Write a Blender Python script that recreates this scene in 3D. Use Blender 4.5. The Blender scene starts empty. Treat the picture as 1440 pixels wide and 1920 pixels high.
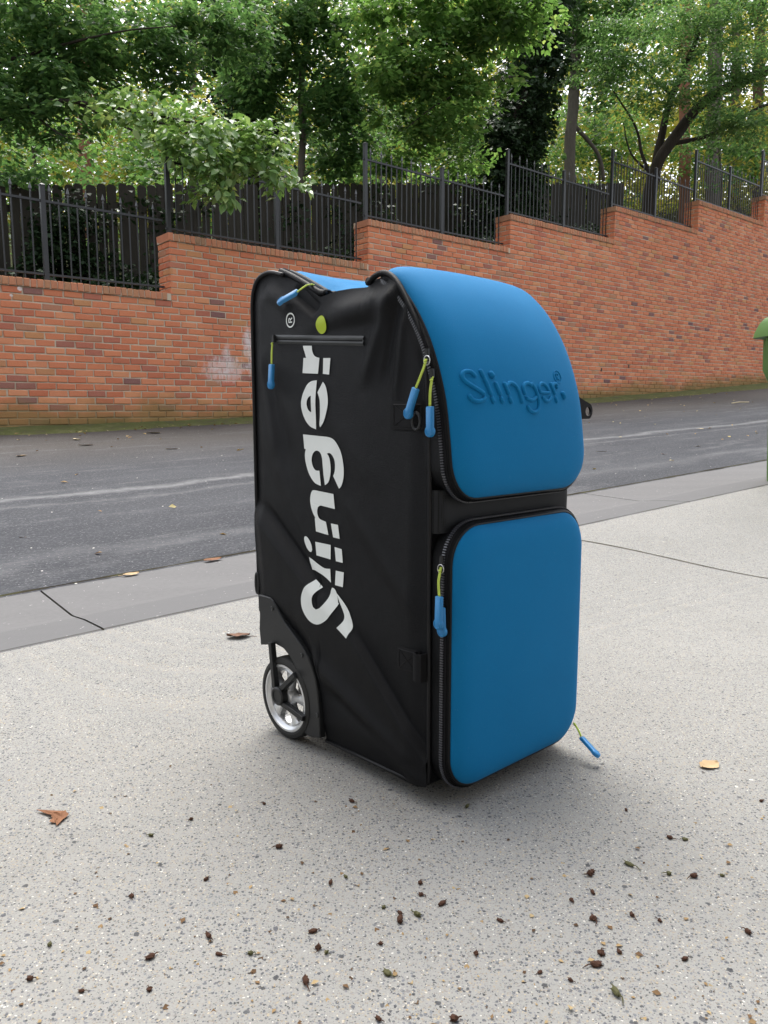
import bpy, bmesh, math, random
import numpy as np
from mathutils import Vector, Matrix, noise as mnoise

# ------------------------------------------------------------------ camera, sky, sun, exposure
SC = bpy.context.scene
COL = SC.collection
CAM_H = 0.62
PITCH = math.radians(7.506)
cam_data = bpy.data.cameras.new('camera')
cam_data.sensor_fit = 'VERTICAL'
cam_data.sensor_height = 24.0
cam_data.lens = 24.0 * 1442.0 / 1920.0
cam_data.clip_start = 0.02
cam_data.clip_end = 500.0
cam = bpy.data.objects.new('camera', cam_data)
COL.objects.link(cam)
cam.location = (0, 0, CAM_H)
cam.rotation_euler = (math.pi / 2 - PITCH, 0, 0)
SC.camera = cam

SUN_EL = math.radians(64)
SUN_AZ = math.radians(-12)          # clockwise from +Y: high, behind the bag, a little to the left
world = bpy.data.worlds.new('World')
SC.world = world
world.use_nodes = True
wn = world.node_tree.nodes
wl = world.node_tree.links
for n_ in list(wn):
    wn.remove(n_)
sky = wn.new('ShaderNodeTexSky')
sky.sky_type = 'NISHITA'
sky.sun_disc = False
sky.sun_elevation = SUN_EL
sky.sun_rotation = SUN_AZ
sky.air_density = 1.0
sky.dust_density = 4.0
sky.ozone_density = 1.0
hs = wn.new('ShaderNodeHueSaturation')      # a thin even overcast takes most of the blue away
hs.inputs['Saturation'].default_value = 0.32
bg = wn.new('ShaderNodeBackground')
bg.inputs['Strength'].default_value = 0.15
wo = wn.new('ShaderNodeOutputWorld')
wl.new(sky.outputs[0], hs.inputs['Color'])
wl.new(hs.outputs[0], bg.inputs['Color'])
wl.new(bg.outputs[0], wo.inputs['Surface'])

sun_data = bpy.data.lights.new('sun', 'SUN')
sun_data.energy = 1.2
sun_data.angle = math.radians(42)
sun_data.color = (1.0, 0.96, 0.9)
sun = bpy.data.objects.new('sun', sun_data)
COL.objects.link(sun)
sun.rotation_euler = (math.pi / 2 - SUN_EL, 0, math.pi - SUN_AZ)
SC.view_settings.view_transform = 'Standard'
SC.view_settings.look = 'None'
SC.view_settings.exposure = 1.47
SC.view_settings.gamma = 1.0
SC.cycles.max_bounces = 5
SC.cycles.diffuse_bounces = 3
SC.cycles.glossy_bounces = 2
SC.cycles.transmission_bounces = 3

# ------------------------------------------------------------------ helpers
F_PX, CX, CY = 1442.0, 720.0, 960.0
CP, SP = math.cos(PITCH), math.sin(PITCH)
def ray(px, py):
    a = (px - CX) / F_PX; b = (CY - py) / F_PX
    return Vector((a, CP + b * SP, -SP + b * CP))
def at(px, py, depth):
    """a point at this camera depth, used to set things out from the photograph's proportions"""
    return Vector((0, 0, CAM_H)) + ray(px, py) * depth
def on_level(px, py, z=0.0):
    r = ray(px, py)
    return Vector((0, 0, CAM_H)) + r * ((z - CAM_H) / r.z)

def tag(o, label=None, cat=None, group=None, kind=None):
    if label: o['label'] = label
    if cat: o['category'] = cat
    if group: o['group'] = group
    if kind: o['kind'] = kind
    return o
def empty(name, loc=(0, 0, 0), rz=0.0):
    o = bpy.data.objects.new(name, None)
    o.empty_display_size = 0.1
    o.location = loc
    o.rotation_euler = (0, 0, rz)
    COL.objects.link(o)
    return o
def link(name, me, parent=None, loc=None):
    o = bpy.data.objects.new(name, me)
    COL.objects.link(o)
    if parent: o.parent = parent
    if loc is not None: o.location = loc
    return o
def fast_mesh(name, V_, F_, mat, smooth=False):
    """V_ (n,3) array, F_ (m,k) array of one face size"""
    V_ = np.asarray(V_, np.float32); F_ = np.asarray(F_, np.int32)
    me = bpy.data.meshes.new(name)
    k = F_.shape[1]
    me.vertices.add(len(V_)); me.vertices.foreach_set('co', V_.ravel())
    me.loops.add(F_.size); me.loops.foreach_set('vertex_index', F_.ravel())
    me.polygons.add(len(F_))
    me.polygons.foreach_set('loop_start', np.arange(0, F_.size, k, dtype=np.int32))
    if smooth: me.polygons.foreach_set('use_smooth', np.ones(len(F_), bool))
    me.update(calc_edges=True)
    if mat: me.materials.append(mat)
    return me

class MB:
    def __init__(s): s.v = []; s.f = []
    def add(s, vs, fs):
        b = len(s.v); s.v += [tuple(p) for p in vs]; s.f += [tuple(i + b for i in q) for q in fs]
    def box(s, x0, x1, y0, y1, z0, z1):
        s.add([(x, y, z) for z in (z0, z1) for y in (y0, y1) for x in (x0, x1)],
              [(0, 2, 3, 1), (4, 5, 7, 6), (0, 1, 5, 4), (1, 3, 7, 5), (3, 2, 6, 7), (2, 0, 4, 6)])
    def tube(s, pts, r, n=8, cap=True, closed=False, flat=None):
        """round (or, with flat=(direction, factor), squashed) tube along pts; r one number or one per point"""
        pts = [Vector(p) for p in pts]; m = len(pts)
        rs = r if isinstance(r, (list, tuple)) else [r] * m
        t0 = None; base = len(s.v); rings = []
        for i, p in enumerate(pts):
            if closed: t = pts[(i + 1) % m] - pts[i - 1]
            else: t = pts[min(i + 1, m - 1)] - pts[max(i - 1, 0)]
            t.normalize()
            if t0 is None:
                ref = Vector((0, 0, 1)) if abs(t.z) < 0.9 else Vector((1, 0, 0))
                a = t.cross(ref).normalized()
            else:
                a = (a - t * a.dot(t)).normalized()
            t0 = t; b = t.cross(a)
            ring = []
            for k in range(n):
                an = 2 * math.pi * k / n
                o = a * math.cos(an) * rs[i] + b * math.sin(an) * rs[i]
                if flat: o -= flat[0] * o.dot(flat[0]) * (1 - flat[1])
                ring.append(p + o)
            rings.append(ring)
        for ring in rings: s.v += [tuple(q) for q in ring]
        for i in range(m if closed else m - 1):
            for k in range(n):
                a_, b_ = base + i * n + k, base + i * n + (k + 1) % n
                j = (i + 1) % m
                s.f.append((a_, b_, base + j * n + (k + 1) % n, base + j * n + k))
        if cap and not closed:
            s.f.append(tuple(base + k for k in range(n))[::-1])
            s.f.append(tuple(base + (m - 1) * n + k for k in range(n)))
    def grid(s, rows):
        b = len(s.v); w = len(rows[0])
        for r_ in rows: s.v += [tuple(p) for p in r_]
        for i in range(len(rows) - 1):
            for k in range(w - 1):
                s.f.append((b + i * w + k, b + i * w + k + 1, b + (i + 1) * w + k + 1, b + (i + 1) * w + k))
    def loft(s, rings, close_last=False, close_first=False):
        b = len(s.v); w = len(rings[0])
        for r_ in rings: s.v += [tuple(p) for p in r_]
        for i in range(len(rings) - 1):
            for k in range(w):
                s.f.append((b + i * w + k, b + i * w + (k + 1) % w, b + (i + 1) * w + (k + 1) % w, b + (i + 1) * w + k))
        if close_first: s.f.append(tuple(b + k for k in range(w))[::-1])
        if close_last: s.f.append(tuple(b + (len(rings) - 1) * w + k for k in range(w)))
    def prism(s, outline, o, ex, ey, n, thick, ch=0.0):
        """outline (2d) extruded by thick along n from o, with a small chamfer on the outer face"""
        o, ex, ey, n = Vector(o), Vector(ex), Vector(ey), Vector(n)
        cxy = Vector((sum(p[0] for p in outline) / len(outline), sum(p[1] for p in outline) / len(outline)))
        def ring(h, ins):
            out = []
            m = len(outline)
            for i, p in enumerate(outline):
                p = Vector(p)
                if ins:
                    d1 = (p - Vector(outline[i - 1])); d2 = (Vector(outline[(i + 1) % m]) - p)
                    nn = Vector((d1.y, -d1.x)).normalized() + Vector((d2.y, -d2.x)).normalized()
                    if nn.length > 1e-6: p = p - nn.normalized() * ins * sgn
                out.append(o + ex * p.x + ey * p.y + n * h)
            return out
        area = sum(outline[i - 1][0] * outline[i][1] - outline[i][0] * outline[i - 1][1] for i in range(len(outline)))
        sgn = 1 if area > 0 else -1
        rings = [ring(0, 0), ring(thick - ch, 0)]
        if ch: rings.append(ring(thick, ch))
        s.loft(rings, close_last=True, close_first=True)
    def build(s, name, mat, parent=None, smooth=False, bevel=0.0, auto=None):
        me = bpy.data.meshes.new(name)
        me.from_pydata(s.v, [], s.f)
        bm = bmesh.new(); bm.from_mesh(me)
        bmesh.ops.recalc_face_normals(bm, faces=bm.faces)
        bm.to_mesh(me); bm.free()
        if mat: me.materials.append(mat)
        if smooth:
            me.polygons.foreach_set('use_smooth', [True] * len(me.polygons))
            if auto: me.set_sharp_from_angle(angle=math.radians(auto))
        o = link(name, me, parent)
        if bevel:
            m = o.modifiers.new('edge', 'BEVEL'); m.width = bevel; m.segments = 2; m.limit_method = 'ANGLE'
        return o

def crspline(pts, n):
    """smooth curve through points, n samples per span"""
    P = [Vector(p) for p in pts]; out = []
    for i in range(len(P) - 1):
        p0, p1, p2, p3 = P[max(i - 1, 0)], P[i], P[i + 1], P[min(i + 2, len(P) - 1)]
        for k in range(n):
            t = k / n
            out.append(0.5 * ((2 * p1) + (p2 - p0) * t + (2 * p0 - 5 * p1 + 4 * p2 - p3) * t * t + (3 * p1 - p0 - 3 * p2 + p3) * t ** 3))
    out.append(P[-1]); return out
def sstep(a, b, x):
    t = min(1, max(0, (x - a) / (b - a))); return t * t * (3 - 2 * t)

# ------------------------------------------------------------------ materials
class NT:
    def __init__(s, name):
        s.m = bpy.data.materials.new(name); s.m.use_nodes = True
        s.t = s.m.node_tree; s.n = s.t.nodes; s.l = s.t.links
        s.b = s.n['Principled BSDF']; s.out = s.n['Material Output']
    def new(s, kind, **kw):
        nd = s.n.new(kind)
        for k, v in kw.items(): setattr(nd, k, v)
        return nd
    def put(s, sock, v):
        if v is None: return
        if hasattr(v, 'is_output'): s.l.new(v, sock)
        else:
            if isinstance(v, tuple) and len(v) == 3 and sock.type == 'RGBA': v = (*v, 1)
            sock.default_value = v
    def noise(s, vec, scale, detail=3, rough=0.55, dist=0.0, out=0):
        nd = s.new('ShaderNodeTexNoise'); s.put(nd.inputs['Vector'], vec)
        nd.inputs['Scale'].default_value = scale; nd.inputs['Detail'].default_value = detail
        nd.inputs['Roughness'].default_value = rough; nd.inputs['Distortion'].default_value = dist
        return nd.outputs[out]
    def voro(s, vec, scale, feature='F1', out='Distance', rnd=1.0):
        nd = s.new('ShaderNodeTexVoronoi', feature=feature); s.put(nd.inputs['Vector'], vec)
        nd.inputs['Scale'].default_value = scale; nd.inputs['Randomness'].default_value = rnd
        return nd
    def math(s, op, a, b=None, c=None, clamp=False):
        nd = s.new('ShaderNodeMath', operation=op); nd.use_clamp = clamp
        s.put(nd.inputs[0], a); s.put(nd.inputs[1], b)
        if c is not None: s.put(nd.inputs[2], c)
        return nd.outputs[0]
    def ramp(s, fac, stops, interp='LINEAR'):
        nd = s.new('ShaderNodeValToRGB'); s.put(nd.inputs[0], fac)
        cr = nd.color_ramp; cr.interpolation = interp
        while len(cr.elements) < len(stops): cr.elements.new(0.5)
        for e, (p, c) in zip(cr.elements, stops):
            e.position = p; e.color = (*c, 1) if len(c) == 3 else c
        return nd.outputs[0]
    def mix(s, fac, a, b, blend='MIX'):
        nd = s.new('ShaderNodeMix', data_type='RGBA', blend_type=blend)
        s.put(nd.inputs[0], fac); s.put(nd.inputs[6], a); s.put(nd.inputs[7], b)
        return nd.outputs[2]
    def pos(s): return s.new('ShaderNodeNewGeometry').outputs['Position']
    def obj(s): return s.new('ShaderNodeTexCoord').outputs['Object']
    def dot(s, vec, d, off=0.0):
        nd = s.new('ShaderNodeVectorMath', operation='DOT_PRODUCT'); s.put(nd.inputs[0], vec); nd.inputs[1].default_value = d
        return s.math('ADD', nd.outputs['Value'], off)
    def scaled(s, vec, sc, rz=0.0):
        nd = s.new('ShaderNodeMapping'); s.put(nd.inputs['Vector'], vec)
        nd.inputs['Scale'].default_value = sc; nd.inputs['Rotation'].default_value = (0, 0, rz)
        return nd.outputs[0]
    def bump(s, h, strength, dist):
        nd = s.new('ShaderNodeBump'); s.put(nd.inputs['Height'], h)
        nd.inputs['Strength'].default_value = strength; nd.inputs['Distance'].default_value = dist
        s.l.new(nd.outputs[0], s.b.inputs['Normal'])
    def done(s, color=None, rough=None, spec=None, metal=None):
        s.put(s.b.inputs['Base Color'], color); s.put(s.b.inputs['Roughness'], rough)
        s.put(s.b.inputs['Specular IOR Level'], spec); s.put(s.b.inputs['Metallic'], metal)
        return s.m

def plain(name, c, rough=0.6, spec=0.4, metal=0.0, var=0.15, scale=40, bump=0.0, bscale=200):
    t = NT(name); p = t.obj()
    nz = t.noise(p, scale, 3)
    col = t.mix(nz, tuple(x * (1 - var) for x in c), tuple(min(1, x * (1 + var)) for x in c))
    if bump: t.bump(t.noise(p, bscale, 2), bump, 0.001)
    return t.done(col, rough, spec, metal)

def fabric_black():
    t = NT('black_ripstop'); p = t.obj()
    w1 = t.new('ShaderNodeTexWave', bands_direction='DIAGONAL'); t.put(w1.inputs['Vector'], p)
    w1.inputs['Scale'].default_value = 330; w1.inputs['Distortion'].default_value = 0.6
    w1.inputs['Detail'].default_value = 1
    big = t.noise(p, 6, 4)
    fine = t.noise(p, 900, 1)
    col = t.mix(big, (0.0026, 0.0028, 0.0036), (0.0042, 0.0045, 0.0056))
    lint = t.math('GREATER_THAN', t.noise(p, 260, 2, 0.7), 0.74)
    col = t.mix(t.math('MULTIPLY', lint, 0.35), col, (0.02, 0.02, 0.021))
    t.bump(t.math('ADD', t.math('MULTIPLY', w1.outputs['Color'], 0.6), t.math('ADD', fine, t.noise(p, 300, 2, 0.7))), 0.5, 0.0010)
    t.b.inputs['Sheen Weight'].default_value = 0.0
    t.b.inputs['Sheen Roughness'].default_value = 0.45
    return t.done(col, t.math('MULTIPLY_ADD', big, 0.10, 0.42), 0.13)
def fabric_blue():
    t = NT('blue_neoprene'); p = t.obj()
    fine = t.noise(p, 520, 3, 0.75)
    big = t.math('MULTIPLY_ADD', t.math('SUBTRACT', t.noise(p, 9, 5, 0.65), 0.5), 1.6, 0.5, clamp=True)
    col = t.mix(big, (0.003, 0.124, 0.292), (0.004, 0.140, 0.322))
    col = t.mix(t.math('MULTIPLY', fine, 0.25), col, (0.010, 0.195, 0.45))
    dust = t.math('MULTIPLY', t.math('SUBTRACT', t.noise(p, 310, 2, 0.6), 0.70), 6.0, clamp=True)
    col = t.mix(t.math('MULTIPLY', dust, 0.22), col, (0.35, 0.42, 0.5))
    t.bump(t.math('ADD', fine, t.math('MULTIPLY', t.noise(p, 26, 3), 0.9)), 0.30, 0.0012)
    t.b.inputs['Sheen Weight'].default_value = 0.06
    t.b.inputs['Sheen Roughness'].default_value = 0.4
    t.put(t.b.inputs['Sheen Tint'], (0.35, 0.7, 1.0, 1))
    return t.done(col, 0.75, 0.10)
def mesh_fabric():
    t = NT('black_spacer_mesh'); p = t.obj()
    v = t.voro(p, 270, rnd=0.1)
    hole = t.math('LESS_THAN', v.outputs['Distance'], 0.34)
    col = t.mix(hole, (0.015, 0.016, 0.018), (0.001, 0.001, 0.001))
    t.bump(t.math('MULTIPLY', hole, -1.0), 0.6, 0.001)
    return t.done(col, 0.6, 0.15)

def concrete_driveway():
    t = NT('exposed_aggregate'); p = t.pos()
    big = t.math('MULTIPLY_ADD', t.math('SUBTRACT', t.noise(p, 1.6, 4, 0.65), 0.5), 1.8, 0.5, clamp=True)
    col = t.mix(big, (0.134, 0.132, 0.120), (0.224, 0.221, 0.205))
    mid = t.noise(p, 14, 4, 0.7)
    col = t.mix(t.math('MULTIPLY', mid, 0.5), col, (0.165, 0.164, 0.152))
    col = t.mix(t.math('MULTIPLY', t.noise(p, 420, 2, 0.7), 0.75, clamp=True), col, (0.31, 0.309, 0.296))
    wv = t.new('ShaderNodeVectorMath', operation='ADD'); t.put(wv.inputs[0], p)
    nz = t.new('ShaderNodeTexNoise'); t.put(nz.inputs['Vector'], p); nz.inputs['Scale'].default_value = 260
    sc = t.new('ShaderNodeVectorMath', operation='SCALE'); t.put(sc.inputs[0], nz.outputs['Color']); sc.inputs['Scale'].default_value = 0.004
    t.put(wv.inputs[1], sc.outputs[0]); pw = wv.outputs[0]
    patch_ = t.math('MULTIPLY', t.math('SUBTRACT', t.noise(p, 3.4, 5, 0.72, 0.4), 0.56), 4.0, clamp=True)
    col = t.mix(t.math('MULTIPLY', patch_, 0.32), col, (0.105, 0.10, 0.085))
    hgt = None
    for scale, thr, dmax, dark in ((185, 0.55, 0.41, 0.9), (380, 0.75, 0.48, 0.85), (85, 0.06, 0.30, 0.85)):
        v = t.voro(pw, scale)
        sepc = t.new('ShaderNodeSeparateColor'); t.put(sepc.inputs[0], v.outputs['Color'])
        pick = t.math('LESS_THAN', sepc.outputs[0], thr)
        rad = t.math('MULTIPLY_ADD', sepc.outputs[1], 0.22, dmax - 0.16)
        inside = t.math('SUBTRACT', rad, v.outputs['Distance'])
        msk = t.math('MULTIPLY', t.math('MULTIPLY', inside, 14.0, clamp=True), pick)
        stone = t.ramp(sepc.outputs[2], [(0.0, (0.022, 0.024, 0.028)), (0.3, (0.06, 0.063, 0.073)), (0.55, (0.13, 0.135, 0.15)),
                                         (0.80, (0.20, 0.175, 0.14)), (0.93, (0.33, 0.27, 0.18)), (1.0, (0.52, 0.51, 0.48))])
        col = t.mix(t.math('MULTIPLY', msk, dark), col, stone)
        hgt = msk if hgt is None else t.math('ADD', hgt, msk)
    # one grey smudge of old oil
    d = t.new('ShaderNodeVectorMath', operation='DISTANCE'); t.put(d.inputs[0], p); d.inputs[1].default_value = (-0.2175, 0.907, 0)
    dd = t.math('ADD', d.outputs['Value'], t.math('MULTIPLY', t.noise(p, 40, 4, 0.7), 0.05))
    oil = t.math('MULTIPLY', t.math('SUBTRACT', 0.064, dd), 11.0, clamp=True)
    col = t.mix(t.math('MULTIPLY', oil, 0.55), col, (0.17, 0.18, 0.18))
    t.bump(t.noise(p, 420, 2, 0.7), 0.6, 0.0020)
    return t.done(col, 0.82, 0.25)

STREET_ANG = math.atan2(0.61580, 0.78790)
S_DIR = Vector((0.78790, 0.61580, 0)); T_DIR = Vector((-0.61580, 0.78790, 0))
def asphalt():
    t = NT('asphalt'); p = t.pos()
    st = t.scaled(p, (1, 1, 1), -STREET_ANG)
    tt = t.dot(p, tuple(T_DIR)); ss = t.dot(p, tuple(S_DIR))
    big = t.math('MULTIPLY_ADD', t.math('SUBTRACT', t.noise(t.scaled(st, (0.35, 1.1, 1)), 1.3, 6, 0.68), 0.5), 2.0, 0.5, clamp=True)
    col = t.mix(big, (0.022, 0.024, 0.030), (0.054, 0.057, 0.064))
    dirt = t.math('MULTIPLY', t.math('SUBTRACT', tt, 5.4), 0.55, clamp=True)
    col = t.mix(t.math('MULTIPLY', dirt, 0.8), col, (0.070, 0.062, 0.054))
    streak = t.math('ADD', t.math('MULTIPLY', t.noise(t.scaled(st, (0.7, 5.0, 1)), 1.0, 6, 0.7, 0.5), 0.7), t.math('MULTIPLY', t.noise(st, 6, 5, 0.75), 0.3))
    sm = t.math('MULTIPLY', t.math('SUBTRACT', streak, 0.52), 5.0, clamp=True)
    col = t.mix(t.math('MULTIPLY', sm, 0.75), col, (0.125, 0.126, 0.130))
    wob = t.noise(st, 0.9, 5, 0.7)
    for t0, wd, am in ((4.62, 0.09, 0.5), (4.35, 0.05, 0.2), (3.25, 0.12, 0.15)):
        dd = t.math('ABSOLUTE', t.math('SUBTRACT', t.math('ADD', tt, t.math('MULTIPLY', wob, 0.55)), t0 + 0.27))
        ln = t.math('SUBTRACT', 1.0, t.math('DIVIDE', dd, wd), clamp=True)
        ln = t.math('MULTIPLY', ln, t.math('MULTIPLY', t.noise(st, 14, 4, 0.75), 1.6), clamp=True)
        col = t.mix(t.math('MULTIPLY', ln, am), col, (0.27, 0.27, 0.27))
    col = t.mix(t.math('MULTIPLY', t.math('SUBTRACT', t.noise(p, 75, 3, 0.8), 0.52), 3.2, clamp=True), col, (0.16, 0.16, 0.165))
    v = t.voro(p, 110)
    sepc = t.new('ShaderNodeSeparateColor'); t.put(sepc.inputs[0], v.outputs['Color'])
    pick = t.math('MULTIPLY', t.math('LESS_THAN', sepc.outputs[0], 0.035), t.math('LESS_THAN', v.outputs['Distance'], 0.28))
    col = t.mix(t.math('MULTIPLY', pick, 0.6), col, (0.35, 0.35, 0.34))
    v2 = t.voro(p, 42)
    sep2 = t.new('ShaderNodeSeparateColor'); t.put(sep2.inputs[0], v2.outputs['Color'])
    pick2 = t.math('MULTIPLY', t.math('LESS_THAN', sep2.outputs[0], 0.008), t.math('LESS_THAN', v2.outputs['Distance'], 0.2))
    col = t.mix(pick2, col, (0.62, 0.60, 0.55))
    t.bump(t.math('ADD', t.noise(p, 160, 3, 0.7), v.outputs['Distance']), 0.6, 0.004)
    return t.done(col, 0.82, 0.18)
def gutter_concrete():
    t = NT('gutter_concrete'); p = t.pos()
    st = t.scaled(p, (0.4, 3, 1), -STREET_ANG)
    col = t.mix(t.noise(st, 2, 5, 0.6), (0.070, 0.070, 0.072), (0.115, 0.114, 0.115))
    col = t.mix(t.math('MULTIPLY', t.noise(p, 60, 4, 0.7), 0.5), col, (0.17, 0.165, 0.165))
    nose_shade = t.math('MULTIPLY', t.math('SUBTRACT', 2.41, t.math('ADD', t.dot(p, tuple(T_DIR)), t.math('MULTIPLY', t.noise(p, 5, 3), 0.03))), 60.0, clamp=True)
    col = t.mix(t.math('MULTIPLY', nose_shade, 0.55), col, (0.085, 0.085, 0.088))  # shade of the sloping kerb nose, put into the gutter colour
    spk = t.math('GREATER_THAN', t.noise(p, 70, 2, 0.5), 0.73)
    col = t.mix(t.math('MULTIPLY', spk, 0.5), col, (0.48, 0.47, 0.45))
    t.bump(t.noise(p, 180, 4, 0.7), 0.35, 0.002)
    return t.done(col, 0.8, 0.3)

WALL_X = (0.76725, 0.64135, 0.0)
W0 = Vector((-4.14424, 8.34016, 0.0))
WALL_ANG = math.atan2(0.64135, 0.76725)
W_OFF = -(W0.x * WALL_X[0] + W0.y * WALL_X[1])
def zbase(s): return 0.38 + 0.027 * s + 0.0012 * s * s
def brick_mat(name, cap=False):
    t = NT(name); p = t.pos()
    oi = t.new('ShaderNodeObjectInfo').outputs['Random']
    ri = t.new('ShaderNodeNewGeometry').outputs['Random Per Island']
    r = t.math('FRACT', t.math('ADD', t.math('MULTIPLY', oi, 7.31), t.math('MULTIPLY', ri, 3.17)))
    if cap:
        stops = [(0.0, (0.60, 0.25, 0.14)), (0.3, (0.50, 0.25, 0.135)), (0.6, (0.40, 0.24, 0.135)), (0.85, (0.56, 0.22, 0.12)), (1.0, (0.30, 0.22, 0.135))]
    else:
        stops = [(0.0, (0.16, 0.10, 0.11)), (0.012, (0.25, 0.14, 0.12)), (0.03, (0.46, 0.165, 0.11)), (0.15, (0.58, 0.185, 0.095)), (0.45, (0.72, 0.265, 0.130)),
                 (0.7, (0.65, 0.225, 0.115)), (0.86, (0.76, 0.33, 0.17)), (0.94, (0.58, 0.29, 0.125)), (0.975, (0.45, 0.23, 0.14)), (1.0, (0.58, 0.185, 0.115))]
    col = t.ramp(r, stops)
    n1 = t.noise(p, 22, 5, 0.65)
    col = t.mix(t.math('MULTIPLY', n1, 0.35), col, (0.46, 0.145, 0.08))
    n2 = t.noise(p, 90, 4, 0.7)
    col = t.mix(t.math('MULTIPLY', t.math('SUBTRACT', n2, 0.5), 1.4, clamp=True), col, (0.60, 0.30, 0.20))
    col = t.mix(t.math('MULTIPLY', t.math('SUBTRACT', 0.44, n2), 1.6, clamp=True), col, (0.26, 0.11, 0.075))
    col = wall_stains(t, p, col)
    t.bump(t.math('ADD', t.noise(p, 55, 4, 0.7), t.math('MULTIPLY', t.noise(p, 240, 2), 0.4)), 0.55, 0.006)
    return t.done(col, 0.88, 0.2)
def wall_stains(t, p, col):
    s = t.dot(p, WALL_X, W_OFF)
    z = t.dot(p, (0, 0, 1))
    zb = t.math('ADD', t.math('MULTIPLY_ADD', s, 0.027, 0.38), t.math('MULTIPLY', t.math('MULTIPLY', s, s), 0.0012))
    up = t.math('SUBTRACT', z, zb)
    m = t.math('MULTIPLY', t.math('SUBTRACT', t.math('MULTIPLY_ADD', t.noise(p, 1.6, 4, 0.6), 0.55, 0.10), up), 4.2, clamp=True)
    col = t.mix(t.math('MULTIPLY', m, 0.82), col, (0.27, 0.18, 0.07))
    m2 = t.math('MULTIPLY', t.math('SUBTRACT', t.math('MULTIPLY_ADD', t.noise(p, 2.3, 4, 0.6), 0.42, -0.06), up), 6.0, clamp=True)
    col = t.mix(t.math('MULTIPLY', m2, 0.6), col, (0.12, 0.12, 0.04))
    wn_ = t.noise(t.scaled(p, (1, 1, 0.55)), 17, 6, 0.9, 0.0)
    for s0, z0, a, b, am in ((2.72, 1.16, 0.55, 0.30, 1.0), (3.10, 1.50, 0.18, 0.36, 1.1), (3.25, 1.2, 0.40, 0.24, 0.95), (2.75, 1.36, 0.12, 0.22, 0.9), (10.86, 1.25, 0.40, 0.28, 0.62), (10.9, 1.8, 0.35, 0.5, 0.45), (6.5, 1.3, 0.5, 0.3, 0.5), (0.29, 1.925, 0.035, 0.03, 2.2), (0.20, 1.845, 0.025, 0.02, 2.0)):
        q = t.math('ADD', t.math('POWER', t.math('ABSOLUTE', t.math('DIVIDE', t.math('SUBTRACT', s, s0), a)), 2.0),
                   t.math('POWER', t.math('ABSOLUTE', t.math('DIVIDE', t.math('SUBTRACT', z, z0), b)), 2.0))
        e = t.math('MULTIPLY', t.math('SUBTRACT', 1.0, q, clamp=True), am)
        e = t.math('MULTIPLY', t.math('SUBTRACT', t.math('ADD', t.math('MULTIPLY', e, 0.55), wn_), 0.82), 3.4, clamp=True)
        col = t.mix(t.math('MULTIPLY', e, 0.8), col, (0.80, 0.74, 0.72))
    return col
def mortar_mat():
    t = NT('mortar'); p = t.pos()
    col = t.mix(t.noise(p, 12, 5, 0.7), (0.48, 0.40, 0.29), (0.68, 0.59, 0.46))
    col = wall_stains(t, p, col)
    t.bump(t.noise(p, 150, 4, 0.7), 0.6, 0.004)
    return t.done(col, 0.95, 0.1)

def leaf_mat(name, stops, trans=0.35, rough=0.45, spec=0.4):
    t = NT(name)
    g = t.new('ShaderNodeNewGeometry')
    oi = t.new('ShaderNodeObjectInfo').outputs['Random']
    r = t.math('FRACT', t.math('ADD', g.outputs['Random Per Island'], oi))
    col = t.ramp(r, stops)
    big = t.noise(g.outputs['Position'], 0.9, 2)
    col = t.mix(t.math('MULTIPLY', big, 0.5), col, stops[0][1])
    t.put(t.b.inputs['Base Color'], col); t.b.inputs['Roughness'].default_value = rough
    t.b.inputs['Specular IOR Level'].default_value = spec
    tr = t.new('ShaderNodeBsdfTranslucent')
    bright = t.new('ShaderNodeHueSaturation'); t.put(bright.inputs['Color'], col)
    bright.inputs['Hue'].default_value = 0.485; bright.inputs['Saturation'].default_value = 1.1; bright.inputs['Value'].default_value = 1.6
    t.put(tr.inputs['Color'], bright.outputs[0])
    mx = t.new('ShaderNodeMixShader'); mx.inputs[0].default_value = trans
    t.l.new(t.b.outputs[0], mx.inputs[1]); t.l.new(tr.outputs[0], mx.inputs[2])
    t.l.new(mx.outputs[0], t.out.inputs['Surface'])
    return t.m
def bark_mat(name, a, b):
    t = NT(name); p = t.pos()
    pz = t.scaled(p, (1, 1, 0.22))
    n1 = t.noise(pz, 22, 5, 0.7)
    col = t.mix(n1, a, b)
    t.bump(n1, 0.9, 0.03)
    return t.done(col, 0.9, 0.2)

M = {}
M['black'] = fabric_black()
M['blue'] = fabric_blue()
M['mesh'] = mesh_fabric()
M['pipe'] = plain('piping_vinyl', (0.006, 0.006, 0.007), 0.45, 0.22, var=0.2)
M['webbing'] = plain('black_webbing', (0.008, 0.008, 0.009), 0.7, 0.15, bump=0.4, bscale=900)
M['welt'] = plain('rubberised_welt', (0.028, 0.03, 0.03), 0.4, 0.3)
M['tape'] = plain('zipper_tape', (0.006, 0.006, 0.007), 0.75, 0.12)
M['teeth'] = plain('zipper_teeth', (0.05, 0.052, 0.062), 0.3, 0.7)
M['print'] = plain('white_print', (0.66, 0.69, 0.675), 0.55, 0.35, var=0.03)
M['lime'] = plain('lime_print', (0.36, 0.46, 0.025), 0.55, 0.35, var=0.03)
M['cord'] = plain('lime_cord', (0.42, 0.52, 0.085), 0.7, 0.3, var=0.2, scale=400)
M['grip'] = plain('blue_rubber', (0.012, 0.17, 0.40), 0.42, 0.45, var=0.06)
M['plastic'] = plain('black_plastic', (0.014, 0.015, 0.016), 0.42, 0.3, bump=0.15, bscale=700)
M['rubber'] = plain('tyre_rubber', (0.022, 0.022, 0.021), 0.75, 0.3, bump=0.3, bscale=300)
M['silver'] = plain('silver_rim', (0.62, 0.63, 0.64), 0.34, 0.5, metal=0.75, var=0.06)
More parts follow.
